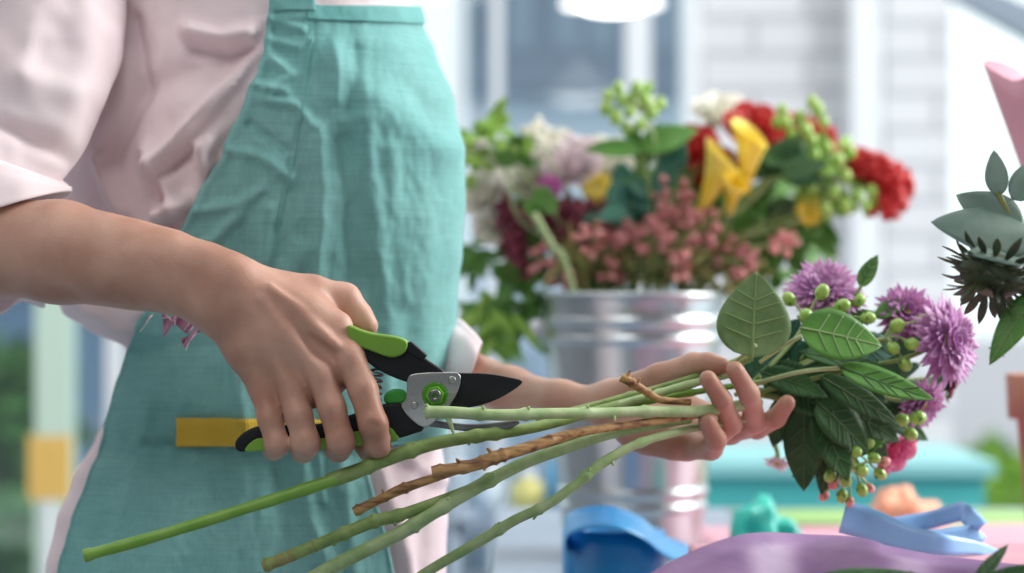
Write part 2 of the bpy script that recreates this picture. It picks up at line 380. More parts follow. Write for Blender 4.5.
def left_arm(X):
    arm = chain(X, [(330, -150, 2.08, 52), (340, 120, 2.06, 46), (385, 350, 2.0, 38)], .02)
    fore = chain(X, [(385, 350, 2.0, 36), (450, 372, 1.93, 29), (510, 391, 1.87, 22), (560, 400, 1.825, 17.5), (605, 405, 1.800, 18)], .012)
    h = smin(arm, fore, .02)
    palm = chain(X, [(612, 408, 1.798, 19), (650, 432, 1.787, 20), (688, 445, 1.775, 15)], .01)
    for pts in ([(615, 405, 1.80, 18), (665, 424, 1.80, 18), (712, 440, 1.79, 13)],
                [(615, 402, 1.80, 18), (675, 416, 1.81, 16), (730, 432, 1.80, 12)],
                [(615, 400, 1.80, 18), (680, 408, 1.815, 15), (744, 426, 1.808, 11.5)],
                [(630, 428, 1.783, 18), (672, 444, 1.770, 16)]):
        palm = smin(palm, chain(X, pts, .01), .008)
    h = smin(h, palm, .012)
    th = chain(X, [(615, 396, 1.79, 16), (660, 378, 1.77, 14.5), (694, 364, 1.755, 11.5), (708, 363, 1.745, 10.3), (722, 366, 1.74, 9)], .004)
    h = smin(h, th, .008)
    fing = None
    for pts in ([(688, 447, 1.772, 13), (711, 448, 1.750, 12), (716, 440, 1.732, 10.5), (707, 421, 1.722, 9.3)],
                [(712, 440, 1.785, 12), (731, 424, 1.750, 11), (722, 400, 1.725, 10), (708, 379, 1.715, 9)],
                [(730, 432, 1.80, 12), (755, 422, 1.765, 11.3), (749, 394, 1.735, 10.5), (735, 370, 1.725, 9.2)],
                [(744, 427, 1.805, 11.5), (757, 428, 1.785, 11), (776, 418, 1.765, 10), (787, 403, 1.755, 8.6)]):
        s = chain(X, pts, .003); fing = s if fing is None else smin(fing, s, .001)
    return smin(h, fing, .005)
def trunk(X):
    t = chain(X, [(265, 640, 1.94, 80), (280, 420, 1.94, 75), (285, 100, 1.95, 85), (290, -80, 1.95, 78)], .05)
    t = smin(t, chain(X, [(150, -170, 1.87, 50), (390, -160, 2.06, 50)], .05), .05)
    t = smin(t, chain(X, [(290, -170, 1.96, 45), (305, -330, 1.96, 42)], .02), .03)
    t = smin(t, chain(X, [(320, -420, 1.96, 95), (330, -350, 1.95, 70)], .02), .02)        # skull and jaw
    t = smin(t, chain(X, [(405, -385, 1.955, 8), (428, -358, 1.955, 12)], .01), .01)       # nose
    for s in (-1, 1): t = smin(t, chain(X, [(315, -400, 1.955+s*.072, 10), (312, -372, 1.955+s*.070, 8)], .01), .006)   # ears
    for s in (-1, 1):
        hx = -.17; y = 1.94+s*.055
        l = seg_sdf(X, (hx, y, .88), (hx+.02, y, .48), .07, .050); l = smin(l, seg_sdf(X, (hx+.02, y, .48), (hx-.01, y, .09), .055, .038), .02)
        l = smin(l, seg_sdf(X, (hx-.03, y, .045), (hx+.15, y+s*.02, .035), .036, .028), .02); t = smin(t, l, .03)
    return t
vv = []; ff = []; k = 0
for f_, lo, hi, h_ in ((right_arm, P(-150, -230, 1.72)-Vector((.02, .16, 0)), None, .0017),):
    pass
def addnet(f_, lo, hi, h_):
    global k
    V, Fa = nets(f_, lo, hi, h_); vv.append(V); ff.append(Fa+k); k += len(V)
addnet(right_arm, (-.50, 1.60, .90), (-.085, 1.96, 1.46), .0018)
addnet(left_arm, (-.16, 1.68, .90), (.225, 2.20, 1.48), .0018)
addnet(trunk, (-.42, 1.6, -.01), (.12, 2.3, 1.72), .011)
person = thing('person', 'person in a pale pink shirt and teal apron holding shears and flower stems', 'person', (-.17, 1.93, 0))
V = np.concatenate(vv); Fa = np.concatenate(ff)
body = mesh_obj('body', [tuple(x) for x in V.tolist()], Fa.tolist(), M['skin'], person)
sm = body.modifiers.new('smooth', 'SMOOTH'); sm.factor = .5; sm.iterations = 3

# ---------------------------------------------------------------- clothing
def interp(tbl, y):
    if y <= tbl[0][0]: return tbl[0][1]
    for (a, b_), (c, d) in zip(tbl[:-1], tbl[1:]):
        if y <= c:
            t = (y-a)/(c-a); t = t*t*(3-2*t)*.5+t*.5; return b_+(d-b_)*t
    return tbl[-1][1]
D0 = 1.93
Lt = [(-240, 235), (-185, 175), (-120, 110), (-60, 92), (0, 88), (100, 70), (200, 60), (260, 58), (290, 58), (312, 64), (330, 92), (348, 128), (380, 122), (410, 112), (440, 98), (480, 76), (520, 60), (573, 50), (700, 30), (760, 28)]
Rt = [(-240, 345), (-185, 395), (-120, 408), (-60, 408), (0, 410), (25, 415), (50, 427), (100, 447), (150, 457), (200, 458), (250, 455), (300, 451), (350, 446), (400, 442), (440, 440), (480, 445), (520, 448), (573, 446), (700, 455), (760, 456)]
Dp = [(-240, .055), (-185, .10), (-120, .125), (0, .13), (100, .14), (200, .13), (345, .112), (440, .118), (573, .14), (760, .15)]
def ridge(px, py, pts, w, amp):
    best = 0
    for (a, b_) in zip(pts[:-1], pts[1:]):
        ax, ay = a; dx, dy = b_[0]-ax, b_[1]-ay; L2 = dx*dx+dy*dy; t = max(0, min(1, ((px-ax)*dx+(py-ay)*dy)/L2))
        q = math.hypot(px-ax-dx*t, py-ay-dy*t); v = math.exp(-(q/w)**2)
        if v > best: best = v
    return amp*best
from mathutils import noise
def nz(x, y, z=0): return noise.noise(Vector((x, y, z)))
SHF = [([(262, 48), (215, 100), (150, 170)], 7, .010), ([(262, 55), (200, 70), (140, 90)], 14, -.006), ([(262, 90), (240, 125), (205, 150), (215, 180)], 10, .013),
       ([(245, 110), (222, 140), (215, 158)], 7, -.010), ([(150, 150), (170, 200), (150, 260)], 10, .010), ([(170, 230), (158, 180), (190, 150)], 6, -.008),
       ([(100, 160), (120, 210)], 8, .008), ([(265, 30), (225, 38), (190, 30)], 9, .007), ([(260, 45), (228, 52), (195, 50)], 7, -.006), ([(190, 205), (160, 215)], 8, .009),
       ([(70, 300), (120, 330)], 8, .006), ([(380, 470), (410, 573)], 9, .006), ([(425, 455), (420, 573)], 9, -.004), ([(400, 450), (440, 480)], 8, .006), ([(130, 20), (140, 90), (110, 160)], 10, -.008)]
APF = [([(268, 20), (300, 30)], 4, .003), ([(270, 40), (296, 48), (306, 40)], 4, .003), ([(255, 85), (285, 92)], 4, .004), ([(230, 150), (262, 158), (290, 178)], 6, .004), ([(200, 212), (240, 205), (262, 190)], 6, .004), ([(330, 45), (336, 100)], 6, .003), ([(352, 50), (348, 110)], 6, -.003), ([(385, 150), (392, 240), (400, 300)], 9, .004), ([(258, 360), (252, 420)], 5, .003), ([(318, 455), (322, 500)], 5, .004), ([(334, 455), (336, 490)], 4, .003), ([(180, 350), (190, 400)], 9, .004), ([(318, 130), (322, 200), (316, 290), (300, 400)], 7, .0055), ([(340, 140), (348, 220), (345, 330)], 9, -.005), ([(362, 120), (372, 210), (385, 330), (380, 420)], 10, .005), 
       ([(272, 60), (290, 75), (268, 90)], 5, .005), ([(262, 100), (295, 105), (310, 125)], 5, .004), ([(250, 125), (285, 150)], 5, -.004), ([(312, 25), (308, 90), (290, 160), (275, 230)], 2.5, -.0008),
       ([(330, 60), (380, 110), (440, 150)], 16, .006), ([(400, 80), (440, 130)], 12, -.005), ([(300, 250), (260, 330), (240, 420)], 12, .005), ([(240, 215), (215, 240), (180, 260)], 6, .004),
       ([(300, 450), (310, 520), (330, 573)], 9, .006), ([(280, 460), (286, 573)], 9, -.004), ([(340, 460), (350, 573)], 7, .005), ([(200, 460), (170, 573)], 14, .005), ([(415, 220), (420, 400)], 14, .005),
       ([(238, 350), (250, 440)], 7, .005), ([(268, 210), (262, 280)], 8, .005), ([(160, 380), (140, 470), (110, 573)], 10, .004)]
AL = [(-60, 272), (0, 268), (50, 264), (100, 246), (150, 224), (200, 198), (250, 172), (300, 150), (330, 140), (345, 137), (400, 119), (440, 108), (480, 94), (520, 79), (573, 64), (700, 45)]
AR = [(446, 360), (573, 389), (700, 410)]
def base_pt(th, py):
    L_ = interp(Lt, py); R_ = interp(Rt, py); b_ = interp(Dp, py)
    cx = (L_+R_)/2; a = (R_-L_)/2; c = P(cx, py, D0); A = S(a, D0)
    e = .86; ct = math.cos(th); st = math.sin(th)
    X = math.copysign(abs(ct)**e, ct); Y = math.copysign(abs(st)**e, st)
    p = c+Vector((A*X, b_*Y, 0)); p.z = CZ-(py-286.5)/F*p.y
    return p, A, b_
def surf(th, py, off, folds=None, nscale=.0035):
    p, A, b_ = base_pt(th, py); ct = math.cos(th); st = math.sin(th)
    px = 512+F*p.x/p.y
    mk = 0
    if st < 0 or py < 330:
        mk = max(0, min(1, (interp(AL, py)-px-1)/14))
        if py > 446: mk = max(mk, max(0, min(1, (px-interp(AR, py)-2)/12)))
    if st > 0 and py > 330: mk = 0
    w = 1 if st < 0 else .2
    dsp = off+w*(1-mk)*sum(ridge(px, py, *f_) for f_ in APF)+.0035*nz(px*.018, py*.010, 3+st*2)+.0020*nz(px*.06, py*.03, 7)+.0008*nz(px*.14, py*.09, 2)
    if mk > 0: dsp += 1.7*w*mk*sum(ridge(px, py, *f_) for f_ in SHF)+mk*.003*nz(px*.03, py*.02, 9)
    n_ = Vector((ct/A, st/b_, 0)).normalized()
    return p+Vector((n_.x*(off+(dsp-off)*.5), n_.y*dsp, 0))
rows = 300; cols = 330; V = []; Fc = []
for i in range(rows+1):
    py = -240+(760+240)*i/rows
    for j in range(cols): V.append(surf(2*math.pi*j/cols, py, 0))
for i in range(rows):
    for j in range(cols): Fc.append((i*cols+j, i*cols+(j+1) % cols, (i+1)*cols+(j+1) % cols, (i+1)*cols+j))
shirt = mesh_obj('shirt', V, Fc, M['shirt'], person)
# apron: open sheet around the front, th measured from the left silhouette through the near side to the right and beyond
TC = {}
def theta_of(px, py):   # near-side angle at which the base surface shows at picture column px
    k_ = (round(px, 1), round(py, 1))
    if k_ in TC: return TC[k_]
    lo, hi = -math.pi*1.02, .02
    for _ in range(24):
        md = (lo+hi)/2; p = base_pt(md, py)[0]
        if 512+F*p.x/p.y < px: lo = md
        else: hi = md
    TC[k_] = (lo+hi)/2; return TC[k_]
def apron_top(s):  # height of the top edge along the sheet, s in 0..1
    return 0
rows = 300; cols = 300; V = []; Fc = []; pyA = []
for i in range(rows+1):
    py0 = 6+(690-6)*i/rows
    for j in range(cols+1):
        s = j/cols
        py = py0
        tl = theta_of(interp(AL, py), py)
        if py < 432: tr = .55
        elif py < 446: t = (py-432)/14; tr = .55*(1-t)+theta_of(360, py)*t
        else: tr = theta_of(interp([(446, 360), (573, 389), (700, 410)], py), py)
        th = tl+(tr-tl)*s
        off = .006+.0018*math.exp(-((s-.008)/.008)**2)+.0015*math.exp(-((s-.99)/.008)**2)
        off += .0016*(1 if i < 7 else 0)
        off += .006*math.exp(-((py-345)/60)**2)*0
        edge = .0025*nz(py*.06, 5)*math.exp(-s/.02)
        p = surf(th, py, off, APF, .0035)
        p.x += edge; V.append(p)
for i in range(rows):
    for j in range(cols):
        a = i*(cols+1)+j; Fc.append((a, a+1, a+cols+2, a+cols+1))
apron = mesh_obj('apron', V, Fc, M['apron'], person)
so = apron.modifiers.new('cloth', 'SOLIDIFY'); so.thickness = .0014; so.offset = 1
# strap over the shoulder (near) following the shirt
def strip(name, path, m, parent, off=.009, w=None, thick=.0014, n=60, folds=APF):
    """path: list of ((px,py) one side, (px,py) other side) on the clothing surface"""
    V = []; Fc = []; q = 12
    A_ = catmull([Vector((*p[0], 0)) for p in path], n//(len(path)-1)); B_ = catmull([Vector((*p[1], 0)) for p in path], n//(len(path)-1))
    for a, b_ in zip(A_, B_):
        for j in range(q+1):
            c = a+(b_-a)*(j/q); V.append(surf(theta_of(c.x, c.y), c.y, off, folds, .0035))
    for i in range(len(A_)-1):
        for j in range(q):
            a = i*(q+1)+j; Fc.append((a, a+1, a+q+2, a+q+1))
    o = mesh_obj(name, V, Fc, m, parent); s_ = o.modifiers.new('thick', 'SOLIDIFY'); s_.thickness = thick; s_.offset = 1; return o
strip('apron_strap', [((268, 12), (312, 12)), ((274, -60), (306, -60)), ((285, -150), (312, -150)), ((300, -200), (322, -200))], M['apron'], apron, .0075)
def band(name, path, m, parent, off, r=.0006):
    mb = MB(); pts = [surf(theta_of(x, y), y, off, APF, .0035) for x, y in path]; tube(mb, pts, r, 6, 3); return mb.build(name, m, parent)
strip('bib_hem', [((304, 6), (304, 20)), ((360, 7), (360, 22)), ((416, 8), (416, 24))], M['apron_seam'], apron, .0078, thick=.0005)
# sewn casing line left of the bib
cs_ = [(310+(275-310)*t+6*math.sin(t*3), 25+210*t) for t in [i/30 for i in range(31)]]
band('casing_seam', cs_, M['apron_seam'], apron, .0070, .0004)
# yellow webbing loop on the apron
wb = strip('webbing_loop', [((183.5, 417.5), (182.5, 446)), ((232, 417.5), (232, 446)), ((300, 419), (300, 447)), ((357, 421), (358, 448))], M['webbing'], apron, .0095, thick=.0018)
wb['label'] = 'yellow woven webbing loop'
# right sleeve: rings from shoulder to the rolled hem below the elbow
def ring_loft(name, rings, m, parent, seg=120, n=10, fold=None, thick=.0012, nsc=.006):
    """rings: (centre px,py,d, half extent vector along u px(x,y), half depth m)"""
    cs = [Vector((r[0], r[1], r[2])) for r in rings]; V = []; Fc = []
    def itp(k_, t):
        vals = [r[k_] for r in rings]; pts = [Vector((v, 0, 0)) for v in vals]; return catmull(pts, n)[t].x
    tot = (len(rings)-1)*n+1; arr = [[v.x for v in catmull([Vector((r[k_], 0, 0)) for r in rings], n)] for k_ in range(6)]
    for i in range(tot):
        cx, cy, cd, ux, uy, dep = [arr[k_][i] for k_ in range(6)]
        c = P(cx, cy, cd)
        u = P(cx+ux, cy+uy, cd)-c
        for j in range(seg):
            a = 2*math.pi*j/seg; p = c+u*math.cos(a)+Vector((0, dep*math.sin(a), 0))
            px = cx+ux*math.cos(a); py = cy+uy*math.cos(a)
            d_ = nsc*nz(px*.02+5, py*.014, math.sin(a)*2)+nsc*.4*nz(px*.06, py*.05, 4+math.sin(a))
            if fold and math.sin(a) < 0: d_ += sum(ridge(px, py, *f_) for f_ in fold)
            nn = (p-c).normalized(); V.append(p+nn*d_*(.4+.6*abs(math.sin(a))))
    for i in range(tot-1):
        for j in range(seg):
            Fc.append((i*seg+j, i*seg+(j+1) % seg, (i+1)*seg+(j+1) % seg, (i+1)*seg+j))
    o = mesh_obj(name, V, Fc, m, parent); s_ = o.modifiers.new('thick', 'SOLIDIFY'); s_.thickness = thick; s_.offset = 0; return o
SLF = [([(95, 0), (100, 60), (70, 130)], 14, .007), ([(0, 60), (50, 90), (95, 95)], 16, .006), ([(-10, 118), (40, 140), (80, 165)], 8, -.008), ([(20, 20), (10, 90)], 14, -.005), ([(60, 10), (40, 80)], 12, .004)]
slv = ring_loft('sleeve', [(110, -215, 1.90, 90, 25, .085), (70, -150, 1.86, 95, 10, .085), (38, -60, 1.83, 95, 6, .083), (26, 0, 1.81, 100, 4, .080), (16, 60, 1.79, 104, 2, .076), (-4, 110, 1.77, 104, 0, .072), (-22, 150, 1.755, 98, 10, .068), (-32, 186, 1.745, 92, -6, .062)], M['shirt'], person, fold=SLF)
cuff = ring_loft('cuff', [(-32, 150, 1.752, 92, 30, .062), (-32, 146, 1.750, 97, 38, .074), (-31, 160, 1.748, 99, 28, .076), (-30, 185, 1.745, 100, 2, .074), (-29, 212, 1.742, 99, -24, .071), (-28, 225, 1.740, 97, -34, .068), (-30, 220, 1.740, 90, -30, .062), (-34, 200, 1.742, 84, -16, .058)], M['shirt'], slv, n=8, nsc=.004)
# loose back hem of the shirt hanging below the forearm at the left
ring_loft('sleeve', [(345, 120, 2.06, 52, 10, .055), (370, 250, 2.03, 52, 0, .052), (405, 330, 1.985, 42, -22, .048), (444, 350, 1.94, 20, -28, .040), (466, 360, 1.91, 11, -25, .034), (474, 365, 1.90, 8, -23, .032)], M['shirt'], person, nsc=.005)
# shirt tail knot below the forearm
mb = MB(); V = []; Fc = []
for i in range(41):
    for j in range(25):
        s = i/40; t = j/24; px = -60+105*s; py = 278+36*t-10*s*t+4*math.sin(s*14)*t; d = 1.80+.012*math.sin(s*9+t*5)+.01*t
        V.append(P(px, py, d))
for i in range(40):
    for j in range(24): a = i*25+j; Fc.append((a, a+1, a+26, a+25))
tl_ = mesh_obj('shirt_tail', V, Fc, M['shirt'], person); s_ = tl_.modifiers.new('t', 'SOLIDIFY'); s_.thickness = .002
# trousers (below the picture)
def trou(X):
    t = None
    for s in (-1, 1):
        hx = -.17; y = 1.94+s*.052
        l = seg_sdf(X, (hx, y, .80), (hx+.02, y, .48), .082, .062); l = smin(l, seg_sdf(X, (hx+.02, y, .48), (hx-.01, y, .13), .068, .058), .02)
        t = l if t is None else smin(t, l, .02)
    return t
V, Fa = nets(trou, (-.4, 1.7, .05), (.1, 2.2, .98), .012); mesh_obj('trousers', V.tolist(), Fa.tolist(), M['trouser'], person)
def shoes(X, s):
    return smin(seg_sdf(X, (-.20, 1.94+s*.055, .05), (-.02, 1.94+s*.07, .042), .046, .038), seg_sdf(X, (-.19, 1.94+s*.055, .05), (-.19, 1.94+s*.055, .11), .045, .044), .02)
for s in (-1, 1):
    V, Fa = nets(lambda X: shoes(X, s), (-.3, 1.75, -.02), (.06, 2.12, .2), .008); V[:, 2] = np.maximum(V[:, 2], 0.001); mesh_obj('shoe', V.tolist(), Fa.tolist(), M['shoe'], person)
def hairf(X):
    t = chain(X, [(300, -440, 1.96, 103), (280, -390, 1.96, 90)], .02); t = smin(t, chain(X, [(200, -450, 1.96, 42), (190, -445, 1.96, 40)], .02), .02)
    return t
V, Fa = nets(hairf, P(130, -580, 2.0)-Vector((0, .2, 0)), P(450, -300, 2.0)+Vector((0, .2, .3)), .007)
Va = np.array(V); mesh_obj('hair', V.tolist(), Fa.tolist(), M['hair'], person)
# mauve frayed scrap of cloth under the wrist
sc = thing('cloth_scrap', 'frayed mauve cloth scrap poking out under the wrist against the apron', 'cloth', P(190, 330, 1.74))
V = []; Fc = []
for i in range(31):
    for j in range(13):
        s = i/30; t = j/12; px = 163+50*s; py = 312+20*t*(1-.4*s)+5*math.sin(s*12+t*2); V.append(P(px, py, 1.735+.006*math.sin(s*16+t*4)))
for i in range(30):
    for j in range(12): a = i*13+j; Fc.append((a, a+1, a+14, a+13))
o = mesh_obj('folded_cloth', V, Fc, M['mauve'], sc); s_ = o.modifiers.new('t', 'SOLIDIFY'); s_.thickness = .0015
V = []; Fc = []
for i in range(13):
    for j in range(7):
        s = i/12; t = j/6; px = 182+22*s+(1-s)*2*t; py = 344-20*s+(7-2*s)*(t-.5); V.append(P(px, py, 1.728+.004*math.sin(s*6+t*4)))
for i in range(12):
    for j in range(6): a = i*7+j; Fc.append((a, a+1, a+8, a+7))
o = mesh_obj('loose_tail', V, Fc, M['mauve'], sc); s_ = o.modifiers.new('t', 'SOLIDIFY'); s_.thickness = .0015
mb = MB()
for x0, y0, x1, y1 in ((150, 316, 140, 332), (152, 315, 146, 322), (163, 318, 172, 322), (170, 320, 175, 325), (182, 343, 178, 346), (184, 346, 186, 350), (190, 322, 184, 330)):
    tube(mb, [P(x0, y0, 1.735), P((x0+x1)/2+2, (y0+y1)/2-2, 1.73), P(x1, y1, 1.73)], .0004, 5, 4)
mb.build('frayed_thread', M['shirt'], sc)

# ---------------------------------------------------------------- pruning shears
DS = 1.668
pr = thing('pruning_shears', 'green and black pruning shears with silver pivot plate in the right hand', 'shears', P(430, 395, DS))
uh = prism('upper_handle', rnd2d([(353, 334), (362, 340), (374, 348), (397, 352), (408, 345), (425, 358), (444, 371), (452, 380), (440, 388), (416, 384), (396, 378), (376, 368), (362, 356), (353, 346)], 3), DS, .013, M['black'], pr, .003)
prism('grip', rnd2d([(350, 325), (360, 329), (374, 333), (395, 336), (406, 340), (408, 346), (403, 354), (390, 357), (370, 350), (358, 346), (351, 340), (348, 332)], 3), DS-.0005, .019, M['grip'], uh, .006, 5)
prism('collar', [(407, 343), (411, 341), (427, 355), (424, 361), (408, 352)], DS, .016, M['black'], uh, .001)
lh = prism('lower_handle', rnd2d([(236, 446), (238, 438), (250, 429), (266, 425.5), (318, 424), (353, 414), (380, 405), (400, 403), (406, 412), (424, 428), (412, 434), (396, 438), (380, 434), (330, 440), (275, 440), (256, 441), (248, 450), (240, 451)], 3), DS, .013, M['black'], pr, .003)
prism('grip', rnd2d([(246, 449), (254, 440), (268, 437), (320, 438), (360, 430), (388, 426), (397, 434), (399, 438), (390, 442), (350, 446), (310, 449), (265, 450), (252, 451)], 3), DS, .018, M['grip'], lh, .004, 4)
prism('blade', rnd2d([(446, 374), (457, 373), (486, 373.5), (508, 377), (522.5, 381.5), (512, 391), (492, 401.5), (470, 407.5), (450, 408), (440, 398), (438, 384)], 3), DS-.002, .0032, M['blade'], pr, .0007)
prism('counter_blade', rnd2d([(420, 412), (436, 420), (469, 424), (497, 422), (516, 420), (519.5, 423), (510, 428), (490, 431), (464, 431), (441, 428), (424, 424)], 3), DS+.001, .004, M['darksteel'], pr, .0008)
prism('side_plate', rnd2d([(407, 380), (410, 375), (417, 373), (433, 372), (454, 372), (459, 374), (461, 379), (458, 391), (450, 405), (437, 420), (428, 426), (421, 426.5), (413, 421), (405, 413), (401, 405), (405.5, 399), (407, 389)], 3), DS-.0052, .003, M['silver'], pr, .0008)
ax = Vector((0, -1, 0))
mb = MB(); prof = []
c = P(435, 395, DS-.0068); V = []; nT = 24
for lay, off in ((0, 0), (1, .0022)):
    for q in range(nT*2):
        r = S(13.6 if q % 2 else 12.2, DS)*(1 if lay == 0 else .93); a = math.pi*q/nT; V.append(c+Vector((math.cos(a)*r, -off, math.sin(a)*r)))
N2 = nT*2; Fc = [(q, (q+1) % N2, N2+(q+1) % N2, N2+q) for q in range(N2)]+[tuple(range(N2, 2*N2))]
mb.add(V, Fc); nut = mb.build('locking_gear', M['gear'], pr, smooth=False)
mb = MB(); V = []
for lay, off in ((0, .0022), (1, .0062)):
    for q in range(6): a = math.pi*q/3+.2; r = S(9.6, DS)*(1 if lay == 0 else .93); V.append(c+Vector((math.cos(a)*r, -off, math.sin(a)*r)))
mb.add(V, [(q, (q+1) % 6, 6+(q+1) % 6, 6+q) for q in range(6)]+[tuple(range(6, 12))]); mb.build('hex_nut', M['nut'], pr, smooth=False)
mb = MB(); lathe(mb, [(S(6.3, DS), .0055), (S(6.3, DS), .0078), (S(5.4, DS), .0084), (S(2.6, DS), .0084), (S(2.4, DS), .006), (0, .006)], c, 28, axis=ax); mb.build('pivot_bolt', M['steel'], pr)
for (x, y, r) in ((452, 380, 4), (414.6, 405.5, 3.8)):
    mb = MB(); lathe(mb, [(S(r, DS), 0), (S(r, DS), .0008), (S(r*.7, DS), .0013), (S(r*.4, DS), .0009), (0, .0009)], P(x, y, DS-.0065), 24, axis=ax); mb.build('rivet', M['silver'], pr)
prism('latch', rnd2d([(384, 400), (386, 393), (394, 389), (404, 390), (407, 396), (404, 402), (396, 404.5), (388, 404)], 3), DS+.001, .006, M['latch'], pr, .0015)
mb = MB(); pts = []
for i in range(120):
    t = i/119; a = t*2*math.pi*6.5; cx = 377.5-3*t; cy = 368+40*t; pts.append(P(cx+5.8*math.cos(a), cy+1.2*math.cos(a), DS+.0042*math.sin(a)))
tube(mb, pts, .0008, 6, 1); mb.build('spring', M['steel'], pr)

# ---------------------------------------------------------------- plant parts
def leaf(mb, base, tip, width, normal, curl=.15, cup=.15, mi=0, nu=12, nv=6, shape=1, vein=None, wav=.0):
    base = Vector(base); tip = Vector(tip); ax_ = tip-base; L_ = ax_.length; ax_ = ax_/L_; nn = Vector(normal); nn = (nn-ax_*nn.dot(ax_)).normalized(); sd = ax_.cross(nn)
    V = []; Fc = []; mid = []
    for i in range(nu+1):
        t = i/nu
        w = width/2*(math.sin(math.pi*min(1, t**(.75/shape)))**.8 if t < 1 else 0); w = max(w, 1e-5)
        bend = -curl*L_*(t*t); cm = base+ax_*(L_*t)+nn*bend; mid.append(cm+nn*.0003)
        for j in range(nv+1):
            s = (j/nv-.5)*2; V.append(cm+sd*(w*s)+nn*(cup*w*abs(s)**1.3+wav*w*math.sin(t*17+s*2)*abs(s)))
    for i in range(nu):
        for j in range(nv): a = i*(nv+1)+j; Fc.append((a, a+1, a+nv+2, a+nv+1))
    mb.add(V, Fc, mi)
    if vein is not None:
        tube(mb, mid, [width*.022, width*.006], 5, 1, mi=vein)
        for t in (.25, .42, .58, .72):
            i = int(t*nu); w = width/2*math.sin(math.pi*t**(.75/shape))**.8
            for s in (-1, 1): tube(mb, [mid[i], mid[min(i+2, nu)]+sd*(s*w*.8)+nn*(cup*w*.62+.0003)], [width*.014, width*.004], 4, 3, mi=vein)
def solid(o, t=.0006):
    s_ = o.modifiers.new('thick', 'SOLIDIFY'); s_.thickness = t; s_.offset = 0; return o
def rdir(): 
    a = random.random()*2*math.pi; z = random.uniform(-1, 1); r = math.sqrt(1-z*z); return Vector((r*math.cos(a), r*math.sin(a), z))
def daisy(mb, c, axis, R, n=26, layers=3, mi=0, w=.16, lift=.25, droop=.1):
    c = Vector(c); w_ = Vector(axis).normalized(); u, v = frame(w_)
    for l in range(layers):
        rr = R*(1-.12*l); el = lift+.27*l
        for q in range(n-3*l):
            a = 2*math.pi*(q+.5*(l % 2))/(n-3*l)+random.uniform(-.06, .06); dr = (u*math.cos(a)+v*math.sin(a))*math.cos(el)+w_*math.sin(el+random.uniform(-.12, .12))
            b0 = c+dr*R*.1; leaf(mb, b0, c+dr*rr*random.uniform(.88, 1.05), R*w*2, w_, curl=droop, cup=.35, mi=mi, nu=6, nv=2, shape=1.5)
def rose(mb, c, axis, R, layers=5, mi=0):
    c = Vector(c); w_ = Vector(axis).normalized(); u, v = frame(w_)
    for l in range(layers):
        n = 3+l; rr = R*(.22+.78*l/(layers-1))
        for q in range(n):
            a0 = 2*math.pi*q/n+l*.8+random.uniform(-.1, .1); sp_ = 2*math.pi/n*.72; V = []; Fc = []
            for i in range(7):
                t = i/6
                for j in range(7):
                    s = j/6*2-1; a = a0+s*sp_*(.35+.65*math.sin(math.pi*min(t*.75+.12, 1)))
                    r = rr*(math.sin(t*1.5)**.7)*(1+.22*max(0, t-.75)*4*(l/layers)); z = R*1.05*(t-.45)*(1-.25*l/layers)-R*.18*s*s*t
                    V.append(c+(u*math.cos(a)+v*math.sin(a))*r+w_*z)
            for i in range(6):
                for j in range(6): k_ = i*7+j; Fc.append((k_, k_+1, k_+8, k_+7))
            mb.add(V, Fc, mi)
def calla(mb, c, axis, R, mi=0):
    c = Vector(c); w_ = Vector(axis).normalized(); u, v = frame(w_); V = []; Fc = []
    for i in range(15):
        t = i/14
        for j in range(25):
            s = j/24; a = 2*math.pi*1.12*s; r = R*(.2+.55*t**1.8)*(1+.25*t*math.cos(a)); z = R*(2.4*t)*(1+.18*t*math.cos(a))
            V.append(c+(u*math.cos(a)+v*math.sin(a))*r*(1-.1*s)+w_*z)
    for i in range(14):
        for j in range(24): k_ = i*25+j; Fc.append((k_, k_+1, k_+26, k_+25))
    mb.add(V, Fc, mi)
def cluster(mb, c, R, n, r, mi=0, sc=(1, 1, 1.2), flat=1):
    pts = []
    for i in range(n):
        d_ = rdir(); d_.z *= flat; p = Vector(c)+d_*R*random.uniform(.55, 1); rr = r*random.uniform(.8, 1.15); ball(mb, p, rr, 9, 6, mi, sc, axis=d_); pts.append((p, d_, rr))
    return pts
def flower(name, label, cat, root, pts, rs, stemm, bloom, bm_name, bmat, group=None, leaves=(), leafm=None, nodes=()):
    t = thing(name, label, cat, root, group)
    mb = MB(); tube(mb, pts, rs, 8, 5, nodes=nodes); mb.build('stem', stemm, t)
    if bloom:
        mb = MB(); bloom(mb); solid(mb.build(bm_name, bmat, t), .0004) if bm_name in ('petals', 'spathe') else mb.build(bm_name, bmat, t)
    return t

# ---------------------------------------------------------------- the cut stems in the hands
def stem(label, pts, r, m, nodes=(), stubs=(), sec=None, name='flower_stem', leaves=None):
    W = [P(*p) for p in pts]; t = thing(name, label, 'stem', W[0], 'cut stems held in the left hand')
    mb = MB(); c = tube(mb, W, [S(q, pts[0][2]) for q in r], 14, 10, nodes=nodes, capmi=1, wob=.02)
    for (s, dx, dy) in stubs:
        i = int(s*(len(c)-1)); p = c[i]; rr = S(lerp_list(list(r), s), pts[0][2])
        q = p+Vector((S(dx, 1.65), -rr*.6, -S(dy, 1.65))); tube(mb, [p, (p+q)/2+Vector((S(1, 1.65), 0, 0)), q], [rr*.55, rr*.42, rr*.18], 7, 4, mi=0)
    mb.build('stalk', [m, M['cut']], t)
    if sec:
        W2 = [P(*p) for p in sec[0]]; mb = MB(); tube(mb, W2, [S(q, 1.66) for q in sec[1]], 14, 10, nodes=sec[3], capmi=1, wob=.04); o = mb.build('tip_shoot', [sec[2], M['cut']], t)
        o['label'] = sec[4]
    return t
